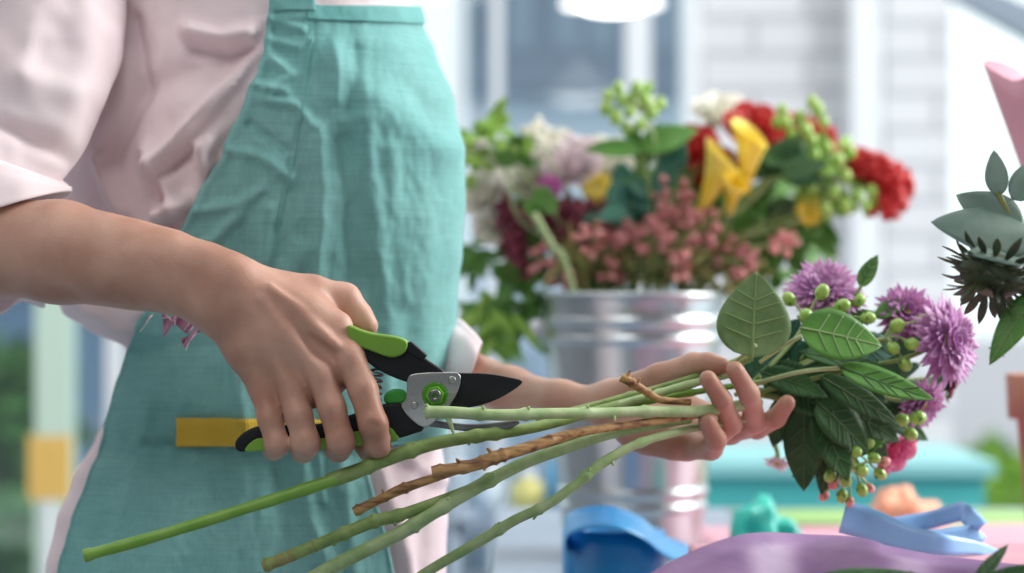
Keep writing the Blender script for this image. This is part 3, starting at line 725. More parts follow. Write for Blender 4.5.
stem('thick pale green stem whose cut end lies on the shears pivot', [(425, 412, 1.635), (452, 412.5, 1.637), (500, 415, 1.645), (550, 413.5, 1.66), (600, 413, 1.68), (650, 411.5, 1.70), (700, 411, 1.72), (760, 402, 1.75)], [6.6, 6.2, 6, 5.8, 5.6, 5.8, 6, 5.5], M['st_pale'], nodes=(.02, .23, .36, .53, .7), stubs=((.12, 9, 22), (.02, 0, -8), (.23, 4, -8), (.36, 4, -8), (.53, 3, -8), (.6, 5, 8)))
stem('longest stem, bright green lower end reaching furthest left', [(328, 481, 1.655), (352, 473, 1.655), (380, 462, 1.655), (425, 446, 1.66), (470, 437, 1.665), (520, 430, 1.675), (560, 421, 1.69), (620, 404, 1.72), (690, 385, 1.75), (752, 358, 1.765)], [7.5, 7.8, 7, 7, 6.5, 6, 5.5, 4.6, 4.2, 3.5], M['st_green'], nodes=(.18, .3, .46, .5), stubs=((.1, -5, 7), (.3, 3, -8), (.44, 4, 7)),
     sec=([(84, 556, 1.63), (160, 535, 1.635), (250, 507, 1.645), (300, 491, 1.65), (345, 476, 1.655)], [6, 5.7, 5.8, 6.5, 6.2], M['st_bright'], (.02,), 'smooth bright green lower end'))
stem('brown knotty stem with cut end just right of the shears', [(432, 472, 1.645), (470, 466, 1.645), (500, 456, 1.648), (530, 447, 1.655), (570, 434, 1.67), (620, 426, 1.69), (690, 416, 1.72), (760, 405, 1.75)], [6, 6.5, 6.5, 6, 4.8, 4.2, 4, 3.5], M['st_brown'], nodes=(.04, .12, .2, .26, .3, .5), stubs=((.12, -6, -9), (.27, -7, -10), (.2, 2, 8)))
stem('thin tan stem with a brown knot ending over the apron edge', [(354, 512, 1.665), (385, 497, 1.665), (402, 489, 1.665), (440, 476, 1.667), (490, 460, 1.675), (540, 446, 1.69), (620, 428, 1.72), (700, 414, 1.75)], [5, 4.6, 5.4, 4.3, 4, 3.8, 3.5, 3], M['st_brown'], nodes=(.03, .14, .3), stubs=((.15, -3, -8),))
stem('olive green stem with cut end at the lower left below the brown one', [(264, 566, 1.65), (300, 552, 1.65), (345, 533, 1.652), (375, 521, 1.655), (400, 515, 1.655), (450, 497, 1.66), (490, 481, 1.668), (540, 457, 1.68), (600, 436, 1.70), (680, 420, 1.74)], [6, 6.2, 6.2, 7, 6, 5.5, 5.5, 5, 4.5, 4], M['st_green'], nodes=(.02, .22, .33, .44), stubs=((.2, -3, 9), (.33, 0, -8), (.42, 5, 8)), sec=([(263, 566.5, 1.65), (290, 556, 1.65), (318, 544, 1.651)], [6.4, 6.4, 5.6], M['st_olive'], (.1, .9), 'brownish olive cut end'))
stem('broad pale stem leaving the bottom of the view below the shears', [(300, 586, 1.655), (340, 563, 1.655), (400, 533, 1.655), (430, 515, 1.655), (470, 491, 1.66), (520, 465, 1.67), (560, 450, 1.68), (620, 432, 1.70), (690, 420, 1.735)], [7.5, 7.5, 7.2, 7, 7, 6.5, 6, 5, 4], M['st_pale'], nodes=(.3, .42, .55), stubs=((.3, -4, 9), (.43, 4, -9), (.56, 4, -8)))
stem('curved pale stem lowest of the bunch, furthest right at the bottom', [(405, 588, 1.675), (430, 570, 1.675), (480, 541, 1.675), (515, 520, 1.675), (545, 506, 1.676), (575, 485, 1.68), (602, 463, 1.688), (640, 443, 1.70), (690, 429, 1.725), (750, 418, 1.76)], [5, 5.2, 5.6, 5.4, 5, 5, 5.3, 4.6, 4.2, 3.6], M['st_pale'], nodes=(.28, .42, .6, .78), stubs=((.28, 0, -8), (.42, -3, 9), (.6, 4, -9), (.7, 5, 7)))
stem('short brown side twig sticking up from the stems by the thumb', [(621, 377, 1.70), (632, 383, 1.70), (648, 393, 1.705), (662, 400, 1.71), (690, 402, 1.72)], [4.5, 4.6, 4, 3.6, 3.4], M['st_brown'], nodes=(.06, .25, .5), stubs=((.1, 6, -9), (.3, 5, -7)))
stem('mid green stem passing just under the left thumb', [(536, 420, 1.72), (580, 409, 1.725), (630, 396, 1.735), (680, 382, 1.745), (730, 364, 1.755), (770, 345, 1.77)], [3.8, 3.8, 4, 4, 3.8, 3], M['st_green'], nodes=(.4,), stubs=())
stem('yellow green stem between the thumb stem and the thick pale stem', [(540, 426, 1.705), (600, 410, 1.715), (640, 399, 1.722), (690, 384, 1.735), (740, 372, 1.75)], [3.6, 3.8, 4, 4.2, 3.6], M['st_pale'], nodes=(.3, .6), stubs=())
stem('thin green stem seen between the brown twig and the fingers', [(600, 415, 1.725), (660, 399, 1.735), (720, 388, 1.755), (780, 380, 1.78)], [3, 3.2, 3.2, 3], M['st_bright'], nodes=(.5,), stubs=())

# ---------------------------------------------------------------- the bouquet
def leafy(label, name, stempts, sr, sm, leaves, lm, cat='foliage', group=None, vein=True, thick=.0006):
    W = [P(*p) for p in stempts]; t = thing(name, label, cat, W[0], group)
    mb = MB(); tube(mb, W, sr, 8, 6); mb.build('stem', sm, t)
    for lf in leaves:
        b0, tp, w, nrm = lf[:4]; kw = lf[4] if len(lf) > 4 else {}; mm = kw.pop('m', lm)
        mb = MB(); leaf(mb, P(*b0), P(*tp), S(w, b0[2]), nrm, vein=1 if vein else None, **kw); solid(mb.build('leaf', [mm, M['vein' if mm in (M['leaf_back'], M['leaf']) and lf[2] > 50 else 'vein2']], t), thick)
    return t
leafy('large round pale leaf standing above the left thumb', 'leafy_branch', [(735, 362, 1.745), (748, 352, 1.74), (756, 345, 1.735)], .0016, M['st_pale'], [((752, 358, 1.735), (755, 273, 1.745), 76, (.1, -1, .1), dict(m=M['leaf_back'], curl=-.08, cup=.08, nu=18, nv=10, shape=1.1))], M['leaf_back'])
leafy('glossy broad green leaf right of the pale round leaf', 'leafy_branch', [(760, 362, 1.76), (785, 345, 1.75), (802, 336, 1.745)], .0015, M['st_pale'], [((800, 328, 1.745), (884, 343, 1.75), 56, (.05, -.9, .45), dict(curl=.1, cup=.05, nu=18, nv=10))], M['leaf'])
leafy('long pointed green leaves sweeping right across the bouquet', 'leafy_branch', [(750, 385, 1.77), (800, 372, 1.76), (840, 368, 1.75)], .0016, M['st_pale'], [((838, 366, 1.75), (932, 404, 1.745), 32, (.1, -.8, .6), dict(curl=-.08)), ((800, 352, 1.775), (905, 372, 1.78), 26, (0, -.7, .7), dict(curl=.05, m=M['leaf_dark'])), ((760, 372, 1.775), (828, 392, 1.76), 30, (0, -.8, .5), dict(m=M['leaf_dark'])), ((820, 376, 1.76), (905, 425, 1.77), 26, (-.2, -.9, .3), dict(m=M['leaf_dark']))], M['leaf'])
leafy('dark drooping leaves hanging under the index finger', 'leafy_branch', [(745, 392, 1.79), (790, 400, 1.785), (815, 410, 1.78)], .0018, M['st_green'],
      [((805, 405, 1.785), (803, 492, 1.79), 42, (-.3, -1, 0), dict(curl=.05)), ((818, 408, 1.78), (845, 482, 1.775), 40, (.3, -1, .1), dict(curl=-.1)), ((790, 395, 1.79), (770, 448, 1.80), 30, (-.3, -1, .2), {}), ((815, 400, 1.775), (872, 452, 1.78), 44, (.2, -1, .4), dict(curl=.1)), ((780, 385, 1.785), (835, 412, 1.77), 38, (0, -1, .5), {}), ((830, 400, 1.79), (905, 440, 1.80), 40, (.1, -1, .3), dict(curl=.15)), ((760, 380, 1.79), (815, 372, 1.775), 36, (0, -1, .4), {}), ((820, 380, 1.80), (890, 400, 1.80), 44, (0, -1, .3), {}), ((790, 368, 1.80), (860, 388, 1.79), 46, (0, -1, .4), {}), ((840, 425, 1.80), (822, 495, 1.80), 34, (0, -1, 0), {})], M['leaf_dark'])
leafy('dark blue green leaves packed behind the grip of the fingers', 'leafy_branch', [(735, 395, 1.78), (770, 375, 1.79), (790, 360, 1.79)], .0018, M['st_green'],
      [((775, 372, 1.80), (830, 345, 1.80), 40, (0, -1, .3), {}), ((770, 365, 1.81), (800, 318, 1.81), 36, (0, -1, .2), {}), ((765, 378, 1.79), (812, 402, 1.80), 34, (0, -1, .1), {}), ((800, 350, 1.81), (870, 356, 1.81), 40, (0, -1, .3), {}), ((740, 385, 1.80), (775, 345, 1.80), 34, (0, -1, .3), {}), ((840, 350, 1.82), (905, 345, 1.83), 36, (0, -1, .3), {})], M['leaf_blue'])
leafy('thin upright green leaf standing clear above the purple flowers', 'leafy_branch', [(800, 360, 1.80), (840, 318, 1.805), (862, 285, 1.81)], .0014, M['st_green'], [((860, 287, 1.81), (877, 254, 1.81), 17, (-.4, -1, 0), {}), ((876, 318, 1.81), (912, 293, 1.815), 20, (-.2, -.8, .6), {}), ((845, 320, 1.81), (880, 312, 1.81), 18, (0, -.8, .5), {})], M['leaf'])
leafy('small mixed leaves filling the lower right of the bouquet', 'leafy_branch', [(760, 392, 1.80), (840, 392, 1.81), (900, 400, 1.82)], .0016, M['st_green'],
      [((850, 392, 1.82), (925, 360, 1.83), 26, (0, -1, .3), {}), ((880, 395, 1.83), (955, 392, 1.85), 28, (0, -1, .2), {}), ((870, 405, 1.83), (935, 440, 1.85), 26, (0, -1, .3), {}), ((850, 410, 1.82), (895, 470, 1.84), 28, (.2, -1, .1), {}), ((900, 400, 1.84), (965, 375, 1.87), 24, (0, -1, .2), {}), ((860, 370, 1.83), (900, 325, 1.84), 28, (-.2, -1, 0), {}), ((880, 360, 1.83), (940, 325, 1.84), 22, (0, -1, .2), {}), ((835, 350, 1.83), (860, 310, 1.84), 24, (-.3, -1, 0), {}), ((820, 420, 1.80), (812, 478, 1.80), 20, (-.3, -1, 0), dict(m=M['leaf'])), ((840, 430, 1.80), (858, 474, 1.80), 18, (.3, -1, 0), dict(m=M['leaf_lime'])), ((850, 425, 1.80), (884, 446, 1.80), 18, (.1, -1, .3), dict(m=M['leaf_lime']))], M['leaf_dark'], vein=False)
def bloom_daisy(label, c, axis, R, pm, path, n=26, layers=3, name='chrysanthemum', mid='disc', lift=.15, cat='flower', r=.0018):
    W = [P(*p) for p in path]; cc = P(*c); t = thing(name, label, cat, W[0], 'flowers of the hand-held bouquet')
    mb = MB(); tube(mb, W+[cc-Vector(axis).normalized()*S(R, c[2])*.12], r, 8, 6); mb.build('stem', M['st_green'], t)
    mb = MB(); daisy(mb, cc, axis, S(R, c[2]), n, layers, lift=lift); solid(mb.build('petals', pm, t), .0004)
    mb = MB(); ball(mb, cc+Vector(axis).normalized()*S(R, c[2])*.1, S(R, c[2])*.25, 16, 8, 0, (1, 1, .6), axis=Vector(axis)); mb.build('flower_centre', M[mid], t)
    mb = MB(); ball(mb, cc-Vector(axis).normalized()*S(R, c[2])*.1, S(R, c[2])*.2, 12, 8, 0, (1, 1, .8), axis=Vector(axis)); mb.build('calyx', M['leaf'], t)
    return t
bloom_daisy('purple chrysanthemum at the top of the bouquet above the green berries', (824, 294, 1.82), (0, -.75, .75), 44, M['lilac'], [(750, 385, 1.79), (790, 345, 1.80), (815, 315, 1.82)], 34, 6)
bloom_daisy('purple chrysanthemum half turned away beside the upright leaf', (906, 316, 1.82), (.1, -.85, .5), 36, M['purple'], [(755, 385, 1.79), (830, 352, 1.80), (885, 340, 1.81)], 30, 5)
bloom_daisy('largest purple chrysanthemum at the far right edge of the bouquet', (945, 342, 1.80), (.75, -.75, .15), 50, M['lilac'], [(760, 392, 1.78), (840, 372, 1.78), (905, 358, 1.79)], 34, 6, lift=.0)
bloom_daisy('pale lilac chrysanthemum low on the right of the bouquet', (920, 402, 1.83), (.5, -.7, -.4), 32, M['lilac'], [(760, 395, 1.79), (840, 390, 1.81), (900, 396, 1.825)], 26, 4)
bloom_daisy('small lilac bloom hanging by the fingertips under the leaves', (778, 462, 1.86), (-.2, -.5, -.8), 15, M['blush'], [(750, 398, 1.80), (765, 425, 1.83), (776, 448, 1.85)], 16, 2)
t = flower('rose', 'hot pink rose at the bottom right of the bouquet', 'flower', P(760, 395, 1.80), [P(760, 395, 1.80), P(830, 410, 1.82), P(885, 440, 1.85)], .002, M['st_green'], lambda mb: rose(mb, P(892, 450, 1.86), (.5, -.6, -.6), S(22, 1.86)), 'petals', M['pink'], 'flowers of the hand-held bouquet')
t = flower('rose', 'dark crimson bloom behind the right lower leaves', 'flower', P(760, 390, 1.80), [P(760, 390, 1.80), P(850, 385, 1.84), P(940, 378, 1.88)], .002, M['st_green'], lambda mb: rose(mb, P(948, 378, 1.88), (.9, -.2, -.3), S(20, 1.88)), 'petals', M['burg'], 'flowers of the hand-held bouquet')
def berries(label, path, items, rad, m='berry', group='hypericum sprigs of the bouquet', name='berry_sprig', r=.0013, leaves=()):
    W = [P(*p) for p in path]; t = thing(name, label, 'berry sprig', W[0], group)
    mb = MB(); tube(mb, W, r, 8, 6)
    e = W[-1]
    for it in items: q = P(*it); tube(mb, [e, (e+q)/2+Vector((0, .002, .003)), q], r*.7, 6, 4)
    mb.build('stem', M['st_pale'], t)
    for it in items:
        mb = MB(); c_ = P(*it); rr = S(rad, it[2])*random.uniform(.88, 1.12); dr = (c_-e).normalized(); ball(mb, c_, rr, 14, 10, 0, (1, 1, 1.25), axis=dr)
        b_ = mb.build('berry', M[m], t)
        mb = MB(); u, v = frame(dr)
        for q in range(5): a = q*1.2566; o2 = u*math.cos(a)+v*math.sin(a); leaf(mb, c_-dr*rr*1.1, c_-dr*rr*.3+o2*rr*1.35, rr*.8, -dr, nu=4, nv=2)
        solid(mb.build('sepals', M['leaf'], b_), .0003)
    for lf in leaves:
        mb = MB(); leaf(mb, P(*lf[0]), P(*lf[1]), S(lf[2], 1.8), (0, -1, .3)); solid(mb.build('leaf', M['leaf'], t))
    return t
berries('green berry sprig under the top purple flower', [(760, 378, 1.78), (790, 345, 1.79), (806, 322, 1.795)], [(789, 299, 1.79), (822, 292, 1.785), (806, 316, 1.78), (842, 306, 1.79), (868, 318, 1.80), (828, 318, 1.79), (858, 300, 1.81)], 7)
berries('green berry sprig between the two right purple flowers', [(770, 380, 1.79), (840, 350, 1.79), (885, 338, 1.80)], [(897, 326, 1.79), (912, 344, 1.785), (922, 320, 1.80), (893, 348, 1.79), (905, 364, 1.79)], 6.5)
berries('green berry sprig hanging at the bottom of the bouquet', [(770, 395, 1.79), (820, 425, 1.79), (848, 450, 1.79)], [(846, 480, 1.785), (862, 470, 1.78), (874, 458, 1.785), (838, 462, 1.79), (856, 452, 1.78), (880, 474, 1.80), (842, 496, 1.80), (862, 490, 1.79), (830, 476, 1.79), (868, 444, 1.79)], 6, leaves=(((846, 455, 1.79), (885, 440, 1.79), 14), ((846, 455, 1.79), (826, 470, 1.79), 14)))
berries('lone green berries on the lower right rim of the bouquet', [(780, 390, 1.79), (850, 410, 1.80), (895, 422, 1.80)], [(911, 434, 1.79), (902, 420, 1.79), (918, 418, 1.81)], 7)
berries('pale pink bud sprig lowest under the bouquet', [(780, 400, 1.80), (830, 440, 1.80), (850, 470, 1.80)], [(834, 484, 1.80), (850, 502, 1.80), (870, 488, 1.81), (884, 462, 1.80), (824, 496, 1.81)], 5, m='wax')

# ---------------------------------------------------------------- bucket and its flowers
DB = 2.35; bc = P(637, 291, DB); bc.y += 0
tb = Vector((bc.x, DB+.09, TZ)); RB = S(92, DB+.09); HB = bc.z-TZ
bk = thing('metal_bucket', 'galvanised zinc bucket full of mixed flowers on the table', 'bucket', tb)
mb = MB(); k_ = .68
def rr(h): return RB*(.74+.26*h/HB)
prof = [(0, .002), (rr(0)-.002, .002), (rr(0), 0), (rr(0)+.001, .01)]
z = .012
while z < HB-.012:
    r = rr(z); f_ = HB-z
    for bz in (.030, .048): r += .0028*math.exp(-((f_-bz)/.0035)**2)
    for bz in (.20, .215): r += .0022*math.exp(-((f_-bz)/.0035)**2)
    prof.append((r, z)); z += .002
prof += [(RB, HB-.008)]
mb2 = MB(); lathe(mb2, [(a, b_) for a, b_ in prof], tb, 72); lathe(mb2, [(RB-.002, HB-.006), (rr(HB*.5)-.002, HB*.5), (rr(0)-.003, .004)], tb, 72)
mb2.build('bucket_wall', M['zinc'], bk)
mb = MB(); pts = [tb+Vector((math.cos(a)*RB, math.sin(a)*RB, HB-.004)) for a in [2*math.pi*q/60 for q in range(61)]]; tube(mb, pts, .0035, 10, 1); mb.build('rolled_rim', M['zinc'], bk)
for s in (-1, 1):
    mb = MB(); ball(mb, tb+Vector((s*(RB+.002), 0, HB-.04)), .012, 12, 8, 0, (1, .3, 1)); mb.build('handle_ear', M['zinc'], bk)
by = DB+.09
def bpt(px, py, dd=0): return P(px, py, by+dd)
def root(px): # stem start inside the bucket, fanned
    t = max(-1, min(1, (px-640)/250)); return Vector((tb.x+t*.05, by+random.uniform(-.05, .05), TZ+.06))
def mouth(px, dd=0): t = max(-1, min(1, (px-640)/230)); return Vector((tb.x+t*.078, by+dd*.5, TZ+HB+.01))
def bflower(name, label, px, py, dd, bloomf, bname, bm_, sr=.0018, group='flowers in the zinc bucket', sm='st_green', cat='flower', cut=0):
    e = bpt(px, py, dd); r0 = root(px); m_ = mouth(px, dd)
    t = thing(name, label, cat, r0, group)
    mid_ = (m_+e)/2+Vector((0, 0, .01)); mb = MB(); tube(mb, [r0, m_, mid_, e], sr, 7, 6); mb.build('stem', M[sm], t)
    mb = MB(); bloomf(mb, e); o = mb.build(bname, bm_, t)
    if bname in ('petals', 'spathe', 'foliage'): solid(o, .0005)
    return t
dB = by
def U(n): return S(n, dB)
R_ = lambda ax_, R: (lambda mb, e: rose(mb, e, ax_, U(R)))
Dz = lambda ax_, R, n=20: (lambda mb, e: daisy(mb, e, ax_, U(R), n, 3))
for lab, x, y, dd, ax_, R, mm in (
    ('red rose right of the tall green berry sprig', 692, 152, .02, (-.2, -.6, .6), 26, 'red'),
    ('wide red rose at the top centre of the bucket flowers', 752, 132, .03, (.1, -.8, .6), 27, 'red'),
    ('dark red rose tucked behind the green berries on the right', 798, 146, .05, (.2, -.7, .7), 29, 'red'),
    ('red rose left of the yellow flowers', 716, 172, .05, (-.1, -.8, .3), 22, 'red'),
    ('cream white rose topmost behind the red roses', 720, 116, .05, (0, -.6, .8), 26, 'white'),
    ('pale blush rose on the left side of the bucket flowers', 574, 166, .02, (-.2, -.8, .5), 27, 'blush'),
    ('cream rose highest on the left behind the leaves', 530, 176, .04, (-.3, -.8, .5), 26, 'white'),
    ('cream rose close to the apron edge', 484, 194, .03, (-.5, -.8, .5), 25, 'white'),
    ('white rose just right of the blush rose', 606, 164, .05, (0, -.8, .6), 26, 'white'),
    ('cream rose low beside the apron under the lime leaves', 498, 224, .04, (-.4, -.8, .3), 22, 'white'),
    ('small cream rose behind the top green sprig', 648, 108, .08, (0, -.5, .8), 13, 'white'),
    ('white rose between the lime leaves and the blush rose', 550, 154, .06, (0, -.8, .6), 25, 'white')):
    bflower('rose', lab, x, y, dd, R_(ax_, R), 'petals', M[mm])
for lab, x, y, dd, ax_, R, mm in (
    ('yellow blossom on the left of the bucket flowers', 597, 188, 0, (0, -1, .3), 19, 'yellow'),
    ('magenta blossom left of the yellow blossom', 550, 189, 0, (-.2, -1, .3), 17, 'magenta'),
    ('yellow blossom lowest on the right beside the dark leaf', 808, 210, -.02, (.4, -1, 0), 18, 'yellow')):
    bflower('daisy', lab, x, y, dd, Dz(ax_, R), 'petals', M[mm])
for lab, x, y, ax_, R in (
    ('yellow calla lily leaning left below the red roses', 704, 206, (.35, -.6, .9), 29),
    ('yellow calla lily upright at the centre right', 746, 184, (.1, -.6, 1), 27),
    ('short yellow calla lily between the other yellow ones', 730, 208, (.1, -.7, .6), 20)):
    bflower('calla_lily', lab, x, y, -.03, (lambda ax_, R: lambda mb, e: calla(mb, e-Vector(ax_).normalized()*U(R)*.3, ax_, U(R)))(ax_, R), 'spathe', M['yellow'])
def plume(pts, R, n, r):
    def f_(mb, e):
        W = catmull([bpt(*p) for p in pts], 8)
        for i in range(n):
            p = random.choice(W)+rdir()*U(R)*random.uniform(.3, 1); ball(mb, p, U(r)*random.uniform(.7, 1.2), 7, 5, 0, (1, 1, 1.3), axis=rdir())
    return f_
bflower('cockscomb', 'bright red cockscomb plume drooping furthest right over the bucket', 856, 160, 0, plume([(850, 158, 0), (880, 170, -.01), (896, 182, -.01), (888, 208, -.01)], 17, 420, 4.5), 'plume', M['red'])
bflower('cockscomb', 'red cockscomb plume behind the berries on the right', 790, 128, .04, plume([(770, 130, .04), (800, 125, .04), (830, 140, .04)], 12, 200, 4.5), 'plume', M['red'])
bflower('astilbe', 'burgundy plume left of centre under the magenta blossom', 560, 225, .01, plume([(535, 215, 0), (565, 212, 0), (610, 220, 0), (560, 235, 0)], 20, 380, 4), 'plume', M['burg'])
bflower('astilbe', 'burgundy plume hanging low beside the apron', 518, 258, .02, plume([(505, 200, .02), (515, 240, .02), (520, 275, .02)], 13, 200, 4), 'plume', M['burg'])
bflower('astilbe', 'burgundy plume between the pink bud sprigs above the rim', 640, 262, .01, plume([(600, 255, .03), (640, 262, .03), (680, 268, .03)], 16, 220, 4), 'plume', M['burg'])
waxes = [(676, 198, 26, 'pink bud sprig highest at the centre of the bucket'), (668, 222, 20, 'pink bud sprig left of centre below the highest one'), (700, 228, 22, 'pink bud sprig under the leaning yellow calla'), (652, 238, 20, 'pink bud sprig left of the calla stalks'), (716, 244, 20, 'pink bud sprig above the right half of the rim'),
         (590, 238, 20, 'pink bud sprig beneath the left burgundy plume'), (548, 258, 22, 'pink bud sprig leaning left past the rim'), (562, 280, 14, 'pink bud sprig lowest at the left rim'), (620, 232, 18, 'pink bud sprig right of the dark blue green leaves'), (678, 266, 18, 'pink bud sprig just above the middle of the rim'), (612, 272, 14, 'pink bud sprig at the rim left of the middle'), (782, 244, 16, 'pink bud sprig furthest right above the held leaves'), (744, 262, 16, 'pink bud sprig close above the right rim')]
for x, y, R, lab in waxes:
    def f_(mb, e, R=R):
        for (p, d_, r_) in cluster(mb, e, U(R), int(R*.95), U(4.1)): pass
    t = bflower('waxflower_sprig', lab, x, y, random.uniform(-.05, -.01), f_, 'buds', M['wax2' if int(x) % 4 in (0, 3) else 'wax'], .0012, 'pink bud sprigs in the bucket', 'st_pale')
def leafmass(cs, lw, ll, n, spread, seed=0, upb=.3):
    def f_(mb, e):
        rs = random.Random(seed)
        for i in range(n):
            c = rs.choice(cs); p = bpt(c[0]+rs.uniform(-1, 1)*spread, c[1]+rs.uniform(-1, 1)*spread, c[2]+rs.uniform(-.03, .03))
            a = rs.uniform(0, 6.28); dr = Vector((math.cos(a), rs.uniform(-.5, .5), math.sin(a)*.8+upb)).normalized()
            leaf(mb, p, p+dr*U(ll)*rs.uniform(.7, 1.2), U(lw)*rs.uniform(.7, 1.1), Vector((rs.uniform(-.5, .5), -1, rs.uniform(0, .8))), nu=7, nv=4, curl=rs.uniform(-.1, .25))
    return f_
for lab, x, y in (('tiny cream blossom sprig at the far left beside the apron', 474, 150), ('tiny cream blossom sprig above the cream roses at the left', 540, 138), ('tiny cream blossom sprig between the lime leaves', 500, 172)):
    bflower('blossom_sprig', lab, x, y, 0, lambda mb, e: cluster(mb, e, U(20), 22, U(4.2)), 'florets', M['white'], .0012, 'flowers in the zinc bucket', 'st_pale')
folg = [
 ('lime green leafy sprig at the top left beside the apron', 'leafy_branch', 508, 140, .02, leafmass([(485, 128, 0), (510, 140, 0), (470, 150, 0)], 12, 20, 30, 17, 1), 'leaf_lime'),
 ('dark green leaf sprig under the lime leaves at the left', 'leafy_branch', 518, 170, -.02, leafmass([(520, 140, 0), (505, 160, 0), (528, 200, -.02)], 24, 30, 14, 12, 2), 'leaf'),
 ('blue green leaves left of the pink buds', 'leafy_branch', 632, 205, -.02, leafmass([(628, 195, -.02), (640, 215, -.02), (620, 220, -.02), (660, 170, -.01)], 26, 36, 18, 12, 4), 'leaf_blue'),
 ('dark leaves behind the yellow flowers on the right', 'leafy_branch', 775, 175, -.02, leafmass([(768, 160, -.02), (780, 170, -.02), (770, 205, -.03), (790, 208, -.03)], 30, 44, 12, 9, 5), 'leaf_dark'),
 ('lime green leafy spray on the right of the bucket flowers', 'leafy_branch', 825, 190, 0, leafmass([(800, 170, 0), (825, 165, 0), (840, 195, 0), (858, 190, 0), (815, 195, 0)], 14, 22, 60, 16, 6), 'leaf_lime'),
 ('green foliage under the right flowers above the held bouquet', 'leafy_branch', 800, 240, .02, leafmass([(740, 250, .04), (770, 235, .04), (800, 240, .04), (760, 275, .05), (820, 225, .04), (720, 200, .05)], 16, 34, 110, 18, 7), 'leaf'),
 ('olive foliage filling the bucket mouth', 'leafy_branch', 650, 270, .0, leafmass([(580, 268, 0), (620, 262, 0), (660, 265, 0), (700, 262, 0), (730, 270, 0), (690, 240, .02), (620, 245, .03)], 7, 34, 330, 20, 8), 'st_olive'),
 ('dark green foliage low on the left by the apron', 'leafy_branch', 500, 270, .04, leafmass([(480, 260, .04), (505, 285, .04), (520, 300, .04), (490, 310, .04), (530, 255, .04)], 16, 32, 60, 16, 9, -.4), 'leaf'),
 ('long drooping green leaves hanging down left of the bucket', 'leafy_branch', 498, 320, .03, leafmass([(480, 300, .03), (500, 310, .03), (510, 322, .03), (495, 330, .03)], 12, 44, 26, 12, 10, -1.2), 'leaf_lime'),
 ('mid green foliage behind the pink buds at the left', 'leafy_branch', 560, 240, .06, leafmass([(540, 235, .06), (570, 250, .06), (600, 215, .07), (520, 225, .06), (590, 270, .06)], 18, 34, 70, 18, 11), 'leaf'),
 ('mid green foliage deep behind the bucket centre', 'leafy_branch', 690, 230, .08, leafmass([(660, 200, .08), (700, 220, .08), (740, 230, .08), (650, 250, .08), (770, 200, .08), (690, 180, .08)], 20, 36, 90, 22, 12), 'leaf')]
for lab, nm, x, y, dd, f_, mm in folg:
    bflower(nm, lab, x, y, dd, f_, 'foliage', M[mm], .0016, 'foliage in the zinc bucket', cat='foliage')
leafy('broad dark leaves at the top centre under the berry sprig', 'leafy_branch', [(655, 290, by-.03), (650, 200, by-.03), (642, 152, by-.03)], .0018, M['st_green'],
      [((640, 150, by-.03), (584, 146, by-.04), 26, (0, -.8, .7), dict(curl=.1)), ((640, 150, by-.03), (696, 124, by-.03), 36, (-.1, -.8, .6), {}), ((655, 200, by-.03), (676, 142, by-.03), 24, (-.3, -1, 0), dict(m=M['leaf_blue'])), ((648, 168, by-.02), (625, 118, by-.02), 20, (0, -1, .2), {}), ((650, 190, by-.02), (610, 190, by-.03), 26, (0, -1, .4), {})], M['leaf'], group='foliage in the zinc bucket', vein=False)
# bent bare stalk leaning in front at the left
mb = MB(); t = thing('bare_stalk', 'bare pale stalk leaning left out of the bucket rim', 'stem', mouth(575)); tube(mb, [root(575), bpt(572, 284, -.06), bpt(552, 245, -.06), bpt(533, 214, -.06)], [.003, .003, .0035, .0045], 10, 8, capmi=0); mb.build('stalk', M['st_pale'], t)
def bberry(label, path, pts, rad):
    W = [bpt(*p) for p in path]; t = thing('berry_sprig', label, 'berry sprig', root(path[0][0]), 'green berry sprigs in the bucket')
    mb = MB(); tube(mb, [Vector(t.location), mouth(path[0][0])]+W, .0016, 7, 6)
    nodes = []
    for p in pts:
        q = bpt(*p); nr = min(catmull(W, 8), key=lambda c: (c-q).length); tube(mb, [nr, q], .001, 5, 3)
    mb.build('stem', M['st_pale'], t)
    for p in pts:
        mb = MB(); ball(mb, bpt(*p), U(rad)*random.uniform(.85, 1.1), 10, 7, 0, (1, 1, 1.3)); mb.build('berry', M['berry'], t)
rs = random.Random(3)
bberry('tall green berry sprig at the top centre of the bucket', [(655, 150, -.03), (640, 110, -.03)], [(606, 108, -.03), (622, 100, -.03), (616, 118, -.04), (637, 88, -.03), (630, 112, -.04), (645, 100, -.03), (652, 112, -.03), (626, 128, -.03), (640, 124, -.04), (660, 104, -.02), (648, 88, -.02), (608, 96, -.03), (632, 98, -.02), (618, 88, -.02)], 6)
bberry('green berry sprig rising above the red roses at the right', [(795, 160, -.02), (800, 125, -.02)], [(782, 110, -.02), (786, 122, -.03), (800, 116, -.02), (812, 102, -.02), (818, 110, -.02), (806, 130, -.03), (824, 122, -.02), (792, 134, -.03), (812, 140, -.03), (778, 122, -.02)], 6)
bberry('green berry sprig in front of the right cockscomb', [(810, 215, -.02), (835, 180, -.03)], [(815, 155, -.03), (828, 148, -.02), (838, 160, -.03), (822, 172, -.03), (850, 152, -.02), (846, 176, -.03), (834, 192, -.03), (858, 196, -.03), (872, 192, -.02), (826, 208, -.03), (812, 186, -.03), (866, 206, -.03), (846, 206, -.03), (804, 172, -.03)], 6)
bberry('green berry sprig in front of the cream roses at the left', [(520, 220, -.01), (505, 160, -.01)], [(478, 128, 0), (490, 138, 0), (470, 142, 0), (498, 126, 0), (486, 152, 0), (512, 150, -.01), (475, 164, 0), (470, 182, 0)], 6)

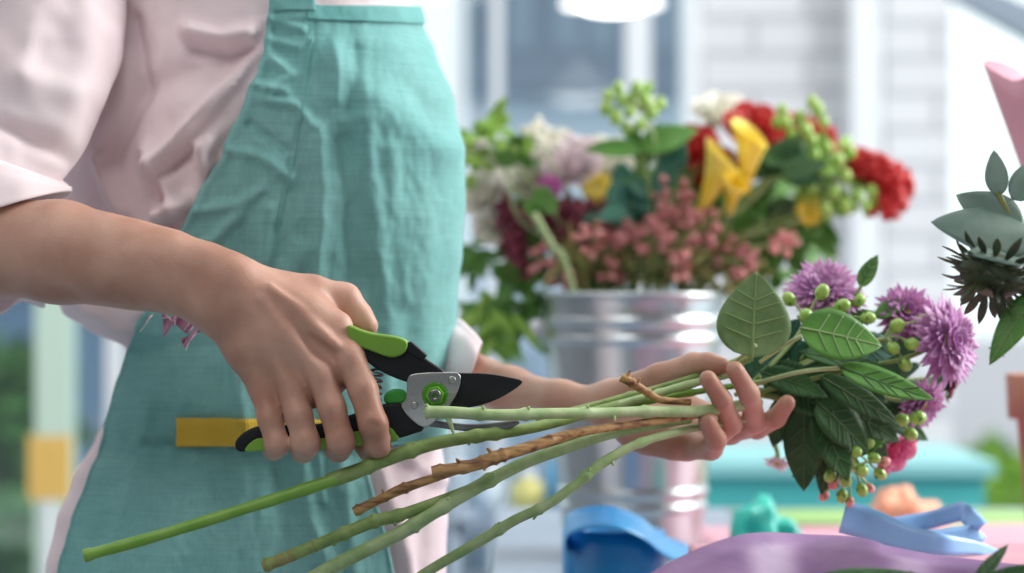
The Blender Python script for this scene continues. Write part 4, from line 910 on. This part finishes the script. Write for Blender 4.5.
# ---------------------------------------------------------------- far right: sunflower head from behind, eucalyptus, paper cone, pot
DR = 1.56
sf = thing('sunflower', 'wilted dark sunflower head with spiky sepals at the right edge', 'flower', P(1090, 560, DR))
mb = MB(); tube(mb, [P(1090, 560, DR), P(1085, 420, DR), P(1050, 310, DR), P(1015, 272, DR)], .005, 10, 8); mb.build('stem', M['st_olive'], sf)
cc = P(992, 274, DR); axd = Vector((-.35, -.22, -.9)).normalized()
mb = MB(); ball(mb, cc, S(34, DR), 20, 12, 0, (1, 1, .65), axis=axd); mb.build('seed_head', M['sepal'], sf)
mb = MB(); u, v = frame(axd); rs = random.Random(5)
for l in range(4):
    for q in range(17):
        a = 2*math.pi*(q+.5*l)/17; o2 = (u*math.cos(a)+v*math.sin(a)); el = -.5+.42*l
        b0 = cc+o2*S(27-4*l, DR)+axd*S(-8+8*l, DR); leaf(mb, b0, b0+(o2*math.cos(el)+axd*math.sin(el)).normalized()*S(rs.uniform(20, 38), DR), S(9, DR), axd-o2*.3, curl=rs.uniform(-.3, .3), nu=7, nv=3, shape=.7)
solid(mb.build('sepals', M['sepal'], sf), .0006)
mb = MB(); leaf(mb, P(1040, 290, DR-.01), P(987, 360, DR-.02), S(34, DR), (-.5, -.8, .3), curl=.12, nu=14, nv=6, vein=1); solid(mb.build('leaf', [M['leaf'], M['vein']], sf))
leafy('grey green eucalyptus leaves above the dark sunflower head', 'eucalyptus_branch', [(1100, 420, 1.58), (1060, 300, 1.58), (1020, 235, 1.57), (998, 192, 1.57)], .002, M['st_olive'],
      [((1040, 240, 1.56), (938, 212, 1.55), 62, (0, -.8, .6), dict(curl=.16, cup=-.1, nu=16)), ((1022, 230, 1.565), (958, 192, 1.57), 46, (-.2, -.8, .5), dict(curl=.1, nu=14)), ((1000, 196, 1.57), (992, 150, 1.57), 24, (-.5, -1, 0), {}), ((1030, 240, 1.56), (1080, 190, 1.56), 50, (.2, -1, .4), {}), ((1012, 200, 1.57), (1040, 160, 1.575), 30, (.3, -1, .2), {}), ((1030, 262, 1.55), (970, 245, 1.54), 40, (0, -.6, .9), dict(curl=.15))], M['euca'], vein=False)
# pink paper cone
pc = thing('paper_cone', 'pink paper flower wrap at the upper right edge', 'paper wrap', P(1085, 420, 2.0))
V = []; Fc = []; c0 = P(1090, 330, 2.0)
for i in range(13):
    for j in range(33):
        t = i/12; a = 2*math.pi*j/32*1.06; R = .012+t*.065*(1+.10*math.sin(a*5)*t); V.append(c0+Vector((math.cos(a)*R-.004*t, math.sin(a)*R, t*.215+.012*t*math.sin(a*3))))
for i in range(12):
    for j in range(32): k_ = i*33+j; Fc.append((k_, k_+1, k_+34, k_+33))
o = mesh_obj('paper', V, Fc, M['paper_pink'], pc); solid(o, .0008)
mb = MB(); lathe(mb, [(0, 0), (.035, 0), (.042, .16), (.045, .165), (.040, .165), (.034, .01)], Vector((c0.x, c0.y, TZ)), 36); o = mb.build('holder', M['zinc'], pc)
mb = MB(); tube(mb, [Vector((c0.x, c0.y, TZ+.01)), c0+Vector((0, 0, .02))], .006, 10, 4); mb.build('stem_bundle', M['st_green'], pc)
pt = P(1066, 430, 2.2)
tp = thing('terracotta_pot', 'brown terracotta pot cut by the right edge', 'pot', (pt.x, pt.y, TZ)); mb = MB()
lathe(mb, [(0, 0), (.030, 0), (.044, .15), (.052, .15), (.054, .19), (.049, .19), (.042, .17), (.040, .16), (0, .16)], (pt.x, pt.y, TZ), 40); mb.build('pot', M['terra'], tp)
mb = MB(); ball(mb, (pt.x, pt.y, TZ+.161), .041, 20, 8, 0, (1, 1, .2)); mb.build('soil', M['slate'], tp)

# ---------------------------------------------------------------- table and the things on it
tx0, tx1, ty0, ty1 = -.02, 1.25, 1.30, 2.95
tbl = thing('work_table', 'pale work table under the bucket and ribbons', 'table', ((tx0+tx1)/2, 2.1, 0))
mb = MB(); box(mb, ((tx0+tx1)/2, (ty0+ty1)/2, TZ-.018), (tx1-tx0, ty1-ty0, .036)); o = mb.build('table_top', M['table'], tbl, smooth=False); bv = o.modifiers.new('b', 'BEVEL'); bv.width = .004; bv.segments = 2
for x in (tx0+.06, tx1-.06):
    for y in (ty0+.06, ty1-.06): mb = MB(); box(mb, (x, y, (TZ-.036)/2), (.05, .05, TZ-.036)); mb.build('leg', M['white_paint'], tbl, smooth=False)
def ribbon(name, label, pts, w, m, mat_up=(0, 0, 1), twist=0, cat='ribbon', n=10, thick=.0006, ups=None):
    """flat band: centre path, width direction up"""
    c = catmull(pts, n); V = []; Fc = []
    for i, p in enumerate(c):
        s = i/(len(c)-1); up = Vector(mat_up) if ups is None else Vector([lerp_list([u_[k] for u_ in ups], s) for k in range(3)])
        t_ = (c[min(i+1, len(c)-1)]-c[max(i-1, 0)]).normalized(); up = (up-t_*up.dot(t_)).normalized()
        ww = lerp_list(w, s) if isinstance(w, list) else w
        for j in range(5): V.append(p+up*ww*(j/4-.5)+Vector((0, 0, .0)))
    for i in range(len(c)-1):
        for j in range(4): a = i*5+j; Fc.append((a, a+1, a+6, a+5))
    base = Vector(pts[0]); o = mesh_obj(name, V, Fc, m, None, origin=base); solid(o, thick); tag(o, label, cat); return o
rb = thing('ribbon_box', 'low pale pink box under the purple ribbon at the front of the table', 'box', (.21, 1.62, TZ))
bz = CZ-.200-TZ
mb = MB(); box(mb, (.305, 1.665, TZ+bz/2-.006), (.33, .43, bz-.012)); o = mb.build('box_body', M['paper_pink'], rb, False); bv = o.modifiers.new('b', 'BEVEL'); bv.width = .002
mb = MB(); box(mb, (.305, 1.665, TZ+bz-.010), (.336, .436, .020)); o = mb.build('lid', M['paper_pink'], rb, False); bv = o.modifiers.new('b', 'BEVEL'); bv.width = .003; bv.segments = 2
# blue satin ribbon: a coil with a loop
c0 = P(612, 0, 2.08); c0.z = TZ+.031; pts = []
t = thing('ribbon_coil', 'bright blue satin ribbon coil in front of the bucket', 'ribbon', (c0.x, c0.y, TZ))
pts = [c0+Vector((math.cos(a)*(.030+a*.0008), math.sin(a)*(.026+a*.0008), 0)) for a in [q*.25 for q in range(76)]]
V = []; Fc = []
for i, p in enumerate(pts):
    for j in range(5): V.append(p+Vector((0, 0, .060*(j/4-.5)+.001)))
for i in range(len(pts)-1):
    for j in range(4): a = i*5+j; Fc.append((a, a+1, a+6, a+5))
solid(mesh_obj('coil', V, Fc, M['rb_blue'], t), .0006)
lp = [(568, 545, 2.07), (566, 528, 2.05), (582, 519, 2.03), (612, 517, 2.02), (640, 527, 2.03), (662, 544, 2.05), (690, 556, 2.08)]; V = []; Fc = []
cc2 = catmull([P(*q) for q in lp], 10)
for i, p in enumerate(cc2):
    for j in range(5): V.append(p+Vector((0, .045*(j/4-.5), -.014*(j/4-.5)*-1)))
for i in range(len(cc2)-1):
    for j in range(4): a = i*5+j; Fc.append((a, a+1, a+6, a+5))
solid(mesh_obj('loose_end', V, Fc, M['rb_blue'], t), .0006)
# sky blue ribbon folds
ribbon('satin_ribbon', 'folded sky blue satin ribbon at the lower right', [P(843, 516, 1.80), P(870, 525, 1.80), P(910, 540, 1.79), P(945, 545, 1.78), P(978, 548, 1.80), P(1000, 556, 1.82)], [.026, .025, .022, .016, .010, .008], M['rb_sky'], (0, .25, 1))
ribbon('satin_ribbon', 'sky blue ribbon loop with raised pointed tip at right', [P(860, 538, 1.84), P(890, 527, 1.86), P(930, 520, 1.87), P(958, 512, 1.86), P(966, 514, 1.85), P(978, 532, 1.84), P(940, 540, 1.83), P(900, 546, 1.82)], [.012, .014, .015, .016, .014, .016, .018, .02], M['rb_sky'], (0, .5, .9))
# purple ribbon band sweeping across the bottom
ribbon('purple_ribbon', 'broad purple satin ribbon blurred along the bottom edge', [P(640, 625, 1.50), P(690, 592, 1.52), P(745, 570, 1.54), P(810, 564, 1.57), P(880, 573, 1.55), P(950, 584, 1.56), P(1040, 592, 1.54), P(1120, 580, 1.52)], [.05, .05, .05, .048, .046, .044, .04, .04], M['rb_purple'], (0, .7, .75))
leafy('dark leaf lying at the bottom below the purple ribbon', 'fallen_leaf', [(800, 585, 1.46), (815, 580, 1.46)], .0012, M['st_green'], [((812, 580, 1.46), (935, 568, 1.47), 22, (0, -.6, .8), dict(curl=.1))], M['leaf_dark'])
leafy('dark pointed leaf rising at the bottom right corner', 'fallen_leaf', [(965, 596, 1.48), (975, 588, 1.48)], .0012, M['st_green'], [((972, 586, 1.48), (1010, 541, 1.50), 14, (-.3, -1, .2), dict(curl=.1)), ((975, 588, 1.48), (1050, 560, 1.48), 20, (0, -.8, .6), {})], M['leaf_dark'])
# teal ribbon bundle and peach one
def crumple(name, label, c, R, m, seed, flat=.7, cat='ribbon'):
    V = []; Fc = []; N = 22
    for i in range(N+1):
        th = math.pi*i/N
        for j in range(2*N):
            a = math.pi*j/N; dr = Vector((math.sin(th)*math.cos(a), math.sin(th)*math.sin(a), math.cos(th))); q = 1+.5*nz(dr.x*1.7+seed, dr.y*1.7, dr.z*1.7)+.28*abs(nz(dr.x*4, dr.y*4+seed, dr.z*4))
            p = Vector(c)+Vector((dr.x*R*q, dr.y*R*q, dr.z*R*q*flat)); p.z = max(p.z, TZ+.001); V.append(p)
    for i in range(N):
        for j in range(2*N): a = i*2*N+j; b_ = i*2*N+(j+1) % (2*N); Fc.append((a, a+2*N, b_+2*N, b_))
    o = mesh_obj(name, V, Fc, m, None, origin=Vector((c[0], c[1], TZ))); tag(o, label, cat); return o
q = P(764, 0, 2.25); crumple('tulle_bundle', 'crumpled teal green ribbon bundle behind the purple ribbon', (q.x, q.y, TZ+.034), .030, M['rb_teal'], 1, 1.05)
q = P(900, 0, 2.5); crumple('tulle_bundle', 'peach coloured crumpled ribbon behind the sky blue ribbon', (q.x, q.y, TZ+.026), .036, M['rb_peach'], 4, .8)
# sheets of paper
def sheet(name, label, x0, x1, y0, y1, m, seed, z=.0006, rot=0, amp=.004):
    V = []; Fc = []; n_ = 24; c = Vector(((x0+x1)/2, (y0+y1)/2, TZ)); R3 = Matrix.Rotation(rot, 3, 'Z')
    for i in range(n_+1):
        for j in range(n_+1):
            p = Vector(((x1-x0)*(i/n_-.5), (y1-y0)*(j/n_-.5), z+.001+amp*max(0, nz(i*.2+seed, j*.2)))); V.append(c+R3@p)
    for i in range(n_):
        for j in range(n_): a = i*(n_+1)+j; Fc.append((a, a+n_+1, a+n_+2, a+1))
    o = mesh_obj(name, V, Fc, m, None, origin=c); solid(o, .0004); tag(o, label, 'paper'); return o
sheet('wrapping_paper', 'large pink wrapping paper sheet on the table behind the ribbons', .20, .95, 2.05, 2.72, M['paper_pink'], 2, rot=.05)
sheet('wrapping_paper', 'green wrapping paper sheet at the back edge of the table', .26, 1.0, 2.72, 2.9, M['paper_green'], 5, rot=-.02)
mat_ = MB(); a = P(520, 0, 2.0); box(mat_, (a.x+.01, 2.02, TZ+.004), (.10, .10, .008)); o = mat_.build('cutting_mat', M['slate'], None, smooth=False, origin=(a.x, 2.0, TZ)); tag(o, 'small dark mat at the near left corner of the table', 'mat')

# ---------------------------------------------------------------- background
def bx(name, x0, x1, y0, y1, d, dep, m, label=None, cat=None, kind=None, parent=None, bev=0):
    a = P(x0, y0, d); b_ = P(x1, y1, d); mb = MB(); box(mb, ((a.x+b_.x)/2, d+dep/2, (a.z+b_.z)/2), (abs(b_.x-a.x), dep, abs(a.z-b_.z)))
    o = mb.build(name, m, parent, smooth=False, origin=((a.x+b_.x)/2, d+dep/2, min(a.z, b_.z)))
    if label or kind: tag(o, label, cat, None, kind)
    return o
mb = MB(); box(mb, (0, 3.2, -.05), (9, 7.8, .1)); tag(mb.build('floor', M['floor'], None, False, (0, 3, 0)), None, None, kind='structure')
def fl(d): return 286.5+F*CZ/d      # picture row of the floor at distance d
mb = MB(); x0, x1 = (700-512)/F*5.2, (852-512)/F*5.2; box(mb, ((x0+x1)/2, 5.35, 1.5), (x1-x0, .3, 3.0)); tag(mb.build('wall_pillar', M['brick'], None, False, (x0, 5.2, 0)), None, None, kind='structure')
mb = MB(); x2 = (882-512)/F*5.1; x1b = (852-512)/F*5.1; box(mb, ((x1b+x2)/2, 5.2, 1.5), (x2-x1b, .2, 3.0)); tag(mb.build('trim_1', M['white_paint'], None, False, (x1b, 5.1, 0)), None, None, kind='structure')
mb = MB(); xa = (884-512)/F*5.3; xb = (952-512)/F*5.3; box(mb, ((xa+xb)/2, 5.45, 1.5), (xb-xa, .3, 3.0)); tag(mb.build('wall_back', M['brick'], None, False, (xa, 5.3, 0)), None, None, kind='structure')
mb = MB(); box(mb, ((696-512)/F*5.2-.01, 5.25, 1.5), (.03, .2, 3.0)); tag(mb.build('trim_2', M['white_paint'], None, False, ((696-512)/F*5.2, 5.2, 0)), None, None, kind='structure')
# glazed front with frames
wn = bpy.data.objects.new('window_1', None); C.objects.link(wn); wn.location = (0, 5.3, 0); wn['kind'] = 'structure'
for (x, w, dd) in ((456, 8, 4.9), (497, 10, 5.2), (638, 24, 5.2)):
    a = (x-512)/F*dd; mb = MB(); box(mb, (a, dd, 1.5), (S(w, dd), .06, 3.0)); mb.build('mullion', M['white_paint'], wn, False)
mb = MB(); box(mb, (-.45, 5.25, 1.5), (1.65, .006, 3.0)); mb.build('pane', M['glass'], wn, False)
a = P(480, 345, 5.3); mb = MB(); box(mb, (.08, 5.3, .3), (.5, .06, a.z*0+.62)); mb.build('lower_panel', M['grey_paint'], wn, False)
w2 = bpy.data.objects.new('window_2', None); C.objects.link(w2); w2.location = (-1.1, 5.0, 0); w2['kind'] = 'structure'
for (x0, x1, dd, mm) in ((38, 74, 4.6, 'frame'), (108, 122, 4.6, 'frame')):
    a = (x0-512)/F*dd; b_ = (x1-512)/F*dd; mb = MB(); box(mb, ((a+b_)/2, dd, 1.5), (b_-a, .06, 3.0)); mb.build('mullion', mat('pale green frame', (.62, .80, .68), .4) if x0 == 38 else M['white_paint'], w2, False)
mb = MB(); box(mb, (-1.35, 4.64, 1.5), (1.4, .006, 3.0)); mb.build('pane', M['glass'], w2, False)
# things outside
bl = thing('office_building', 'dark blue grey building across the street at the top centre', 'building', P(580, fl(14), 14))
bx('facade', 464, 694, -260, 92, 14, 3, M['facade'], parent=bl)
bx('lower_storey', 464, 694, 92, 460, 14.2, 3, M['facade2'], parent=bl)
for x in (520, 565, 600, 665): bx('window', x-12, x+14, -30, 50, 13.98, .05, M['grey_paint'], parent=bl)
# keep ground under the building
mb = MB(); box(mb, (0, 30, -.06), (60, 46, .1)); tag(mb.build('ground', mat('street asphalt', (.35, .38, .42), .8), None, False, (0, 30, 0)), None, None, kind='structure')
b2 = thing('shop_building', 'pale blue building seen low behind the bucket', 'building', P(520, fl(9), 9))
bx('facade', 446, 545, 345, fl(9), 9, 2, mat('pale blue wall', (.36, .46, .58), .7), parent=b2)
bx('side_wing', 545, 720, 330, fl(9), 9.4, 2, M['facade2'], parent=b2)
for x, m_ in ((470, 'facade2'), (500, 'facade2'), (590, 'grey_paint')): bx('pilaster', x-6, x+6, 350, fl(9), 8.9, .1, M[m_], parent=b2)
b3 = thing('street_kiosk', 'blue street kiosk seen through the left window', 'building', P(20, fl(9), 9))
bx('wall', -200, 130, 250, fl(9), 9, 2, mat('kiosk blue', (.20, .30, .44), .6), parent=b3)
bx('awning', -200, 130, 235, 262, 8.8, .3, M['facade2'], parent=b3)
def bush(label, px, py, d, rx, rz_, m, n=500, seed=1):
    rs = random.Random(seed); c = P(px, py, d); t = thing('shrub', label, 'shrub', (c.x, c.y, 0)); mb = MB()
    tube(mb, [(c.x, c.y, 0), (c.x, c.y, c.z)], .03, 8, 4); mb.build('trunk', M['st_brown'], t); mb = MB()
    for i in range(n):
        dr = Vector((rs.gauss(0, 1), rs.gauss(0, 1), rs.gauss(0, 1))).normalized(); p = c+Vector((dr.x*rx, dr.y*rx, dr.z*rz_))*rs.uniform(.5, 1)
        leaf(mb, p, p+Vector((rs.uniform(-1, 1), rs.uniform(-1, 1), rs.uniform(-.6, 1))).normalized()*.12, .06, dr, nu=3, nv=2)
    mb.build('foliage', m, t)
bush('dark green shrub outside at the far left', 4, 420, 6.2, .16, .16, M['leaf'], 700, 1)
bush('low bright green shrub outside at the bottom left', 10, 560, 6.0, .16, .16, M['leaf'], 600, 2)
bush('pale green shrub outside behind the right edge', 1000, 500, 6.5, .28, .10, M['leaf_lime'], 500, 3)
sg = thing('street_sign', 'orange and yellow board standing outside behind the left post', 'sign', P(48, fl(5.6), 5.6)); bx('board', 28, 70, 436, 500, 4.3, .02, M['orange'], parent=sg)
mb = MB(); a = P(48, 500, 4.31); tube(mb, [(a.x, 4.31, 0), (a.x, 4.31, a.z)], .012, 8, 2); mb.build('post', M['white_paint'], sg)
# box counter behind the table (teal) with boxes
ct = thing('display_counter', 'teal painted counter behind the table on the right', 'counter', ((860-512)/F*3.6, 3.6, 0))
a = P(700, 462, 3.6); b_ = P(985, 500, 3.6)
mb = MB(); box(mb, ((a.x+b_.x)/2, 3.8, (a.z-.02)/2), (b_.x-a.x, .4, a.z-.02)); mb.build('body', M['teal_cloth'], ct, False)
mb = MB(); box(mb, ((a.x+b_.x)/2, 3.8, a.z-.01), (b_.x-a.x+.03, .43, .02)); mb.build('counter_top', mat('pale teal top', (.24, .56, .58), .5), ct, False)
# low shelf with bottles beyond the shears
sh = thing('side_shelf', 'pale shelf unit seen between the apron and the bucket', 'shelf', P(520, fl(3.4), 3.4))
a = P(455, 520, 3.4); b_ = P(580, 520, 3.4)
for zz in (520, 590): 
    q = P(517, zz, 3.4); mb = MB(); box(mb, (q.x, 3.5, q.z-.01), (b_.x-a.x, .22, .02)); mb.build('board', M['grey_paint'], sh, False)
for xx in (a.x, b_.x): mb = MB(); box(mb, (xx, 3.5, .40), (.018, .22, .80)); mb.build('side_panel', mat('shelf side', (.45, .55, .66), .5), sh, False)
def bottle(label, px, w, y0, m, name='bottle'):
    c = P(px, 520, 3.45); r = S(w/2, 3.45); H = S(520-y0, 3.45); mb = MB(); t = thing(name, label, 'bottle', c)
    lathe(mb, [(0, 0), (r, 0), (r, H*.72), (r*.35, H*.84), (r*.35, H*.92), (0, H*.92)], c, 24); mb.build('bottle_body', m, t); mb = MB(); lathe(mb, [(r*.42, H*.88), (r*.42, H), (0, H)], c, 16); mb.build('cap', M['white_paint'], t)
bottle('blurred blue bottle on the shelf left of the bucket', 560, 26, 445, M['bottle_b']); bottle('blurred yellow bottle on the shelf under the stems', 528, 34, 470, M['bottle_y']); bottle('blurred pale bottle on the shelf beside the shirt', 488, 22, 465, M['facade2'])
# lamp hanging at the top
lm_ = thing('pendant_lamp', 'white pendant lamp shade cut by the top edge', 'lamp', P(612, -5, 4.2)); q = P(612, 6, 4.2); mb = MB()
lathe(mb, [(.09, 0), (.085, .02), (.03, .07), (.02, .10), (0, .10)], q, 32); mb.build('lamp_shade', M['lamp'], lm_)
em = bpy.data.materials.new('lamp bulb glow'); em.use_nodes = True; pb = em.node_tree.nodes['Principled BSDF']; pb.inputs['Emission Color'].default_value = (1, .97, .92, 1); pb.inputs['Emission Strength'].default_value = 6
mb = MB(); ball(mb, q+Vector((0, 0, .01)), .07, 20, 10, 0, (1, 1, .35)); mb.build('bulb', em, lm_)
mb = MB(); tube(mb, [q+Vector((0, 0, .1)), q+Vector((0, 0, 1.4))], .004, 8, 2); mb.build('cord', M['white_paint'], lm_)
# canopy edge upper right
mb = MB(); a = P(955, -12, 4.6); b_ = P(1060, 40, 3.6); tube(mb, [a, b_], .03, 4, 1); tag(mb.build('trim_3', M['grey_paint'], None, False, a), None, None, kind='structure')

pl_ = mat('plaster', (.26, .26, .27), .8)
for nm, c_, s_ in (('ceiling', (-.3, -.25, 3.05), (5.6, 3.0, .1)), ('wall_rear', (-.3, -1.7, 1.5), (5.6, .1, 3.0)), ('wall_left', (-3.05, 1.4, 1.5), (.1, 6.2, 3.0)), ('wall_right', (2.55, -.1, 1.5), (.1, 3.3, 3.0))):  # unseen room shell, added to block sky light and make it directional
    mb = MB(); box(mb, c_, s_); tag(mb.build(nm, pl_, None, False, c_), None, None, kind='structure')
# ---------------------------------------------------------------- light, world, camera
w = bpy.data.worlds.new('sky'); bpy.context.scene.world = w; w.use_nodes = True; n = w.node_tree.nodes; L = w.node_tree.links
bg = n['Background']; tc = n.new('ShaderNodeTexCoord'); sp = n.new('ShaderNodeSeparateXYZ'); rp = n.new('ShaderNodeValToRGB'); L.new(tc.outputs['Generated'], sp.inputs[0]); L.new(sp.outputs['Z'], rp.inputs[0])
e = rp.color_ramp.elements; e[0].position = 0; e[0].color = (.80, .93, .95, 1); e[1].position = .4; e[1].color = (1, 1, 1, 1)
L.new(rp.outputs[0], bg.inputs[0]); bg.inputs[1].default_value = 1.5
def area(name, loc, tgt, size, power, col=(1, 1, 1)):
    l = bpy.data.lights.new(name, 'AREA'); l.shape = 'RECTANGLE'; l.size = size[0]; l.size_y = size[1]; l.energy = power; l.color = col
    o = bpy.data.objects.new(name, l); C.objects.link(o); o.location = loc; o.rotation_euler = (Vector(tgt)-Vector(loc)).to_track_quat('-Z', 'Y').to_euler(); return o
area('shop_window_light', (2.6, 2.4, 2.3), (0, 1.8, 1.0), (2.0, 1.6), 125, (1, .99, .97))
area('front_fill_light', (-.6, .4, 2.8), (-.1, 1.8, 1.0), (1.4, 1.4), 22, (1, .97, .94))  # added fill from high on the camera side, not a fixture of the shop
cam = bpy.data.cameras.new('camera'); co = bpy.data.objects.new('camera', cam); C.objects.link(co); co.location = (0, 0, CZ); co.rotation_euler = (math.pi/2, 0, 0)
cam.lens = 85; cam.sensor_width = 36; cam.dof.use_dof = True; cam.dof.focus_distance = 1.655; cam.dof.aperture_fstop = 3.9; cam.clip_end = 200
scn = bpy.context.scene; scn.camera = co
scn.view_settings.view_transform = 'Standard'; scn.view_settings.look = 'None'; scn.view_settings.exposure = 0; scn.view_settings.gamma = 1; scn.view_settings.use_curve_mapping = False
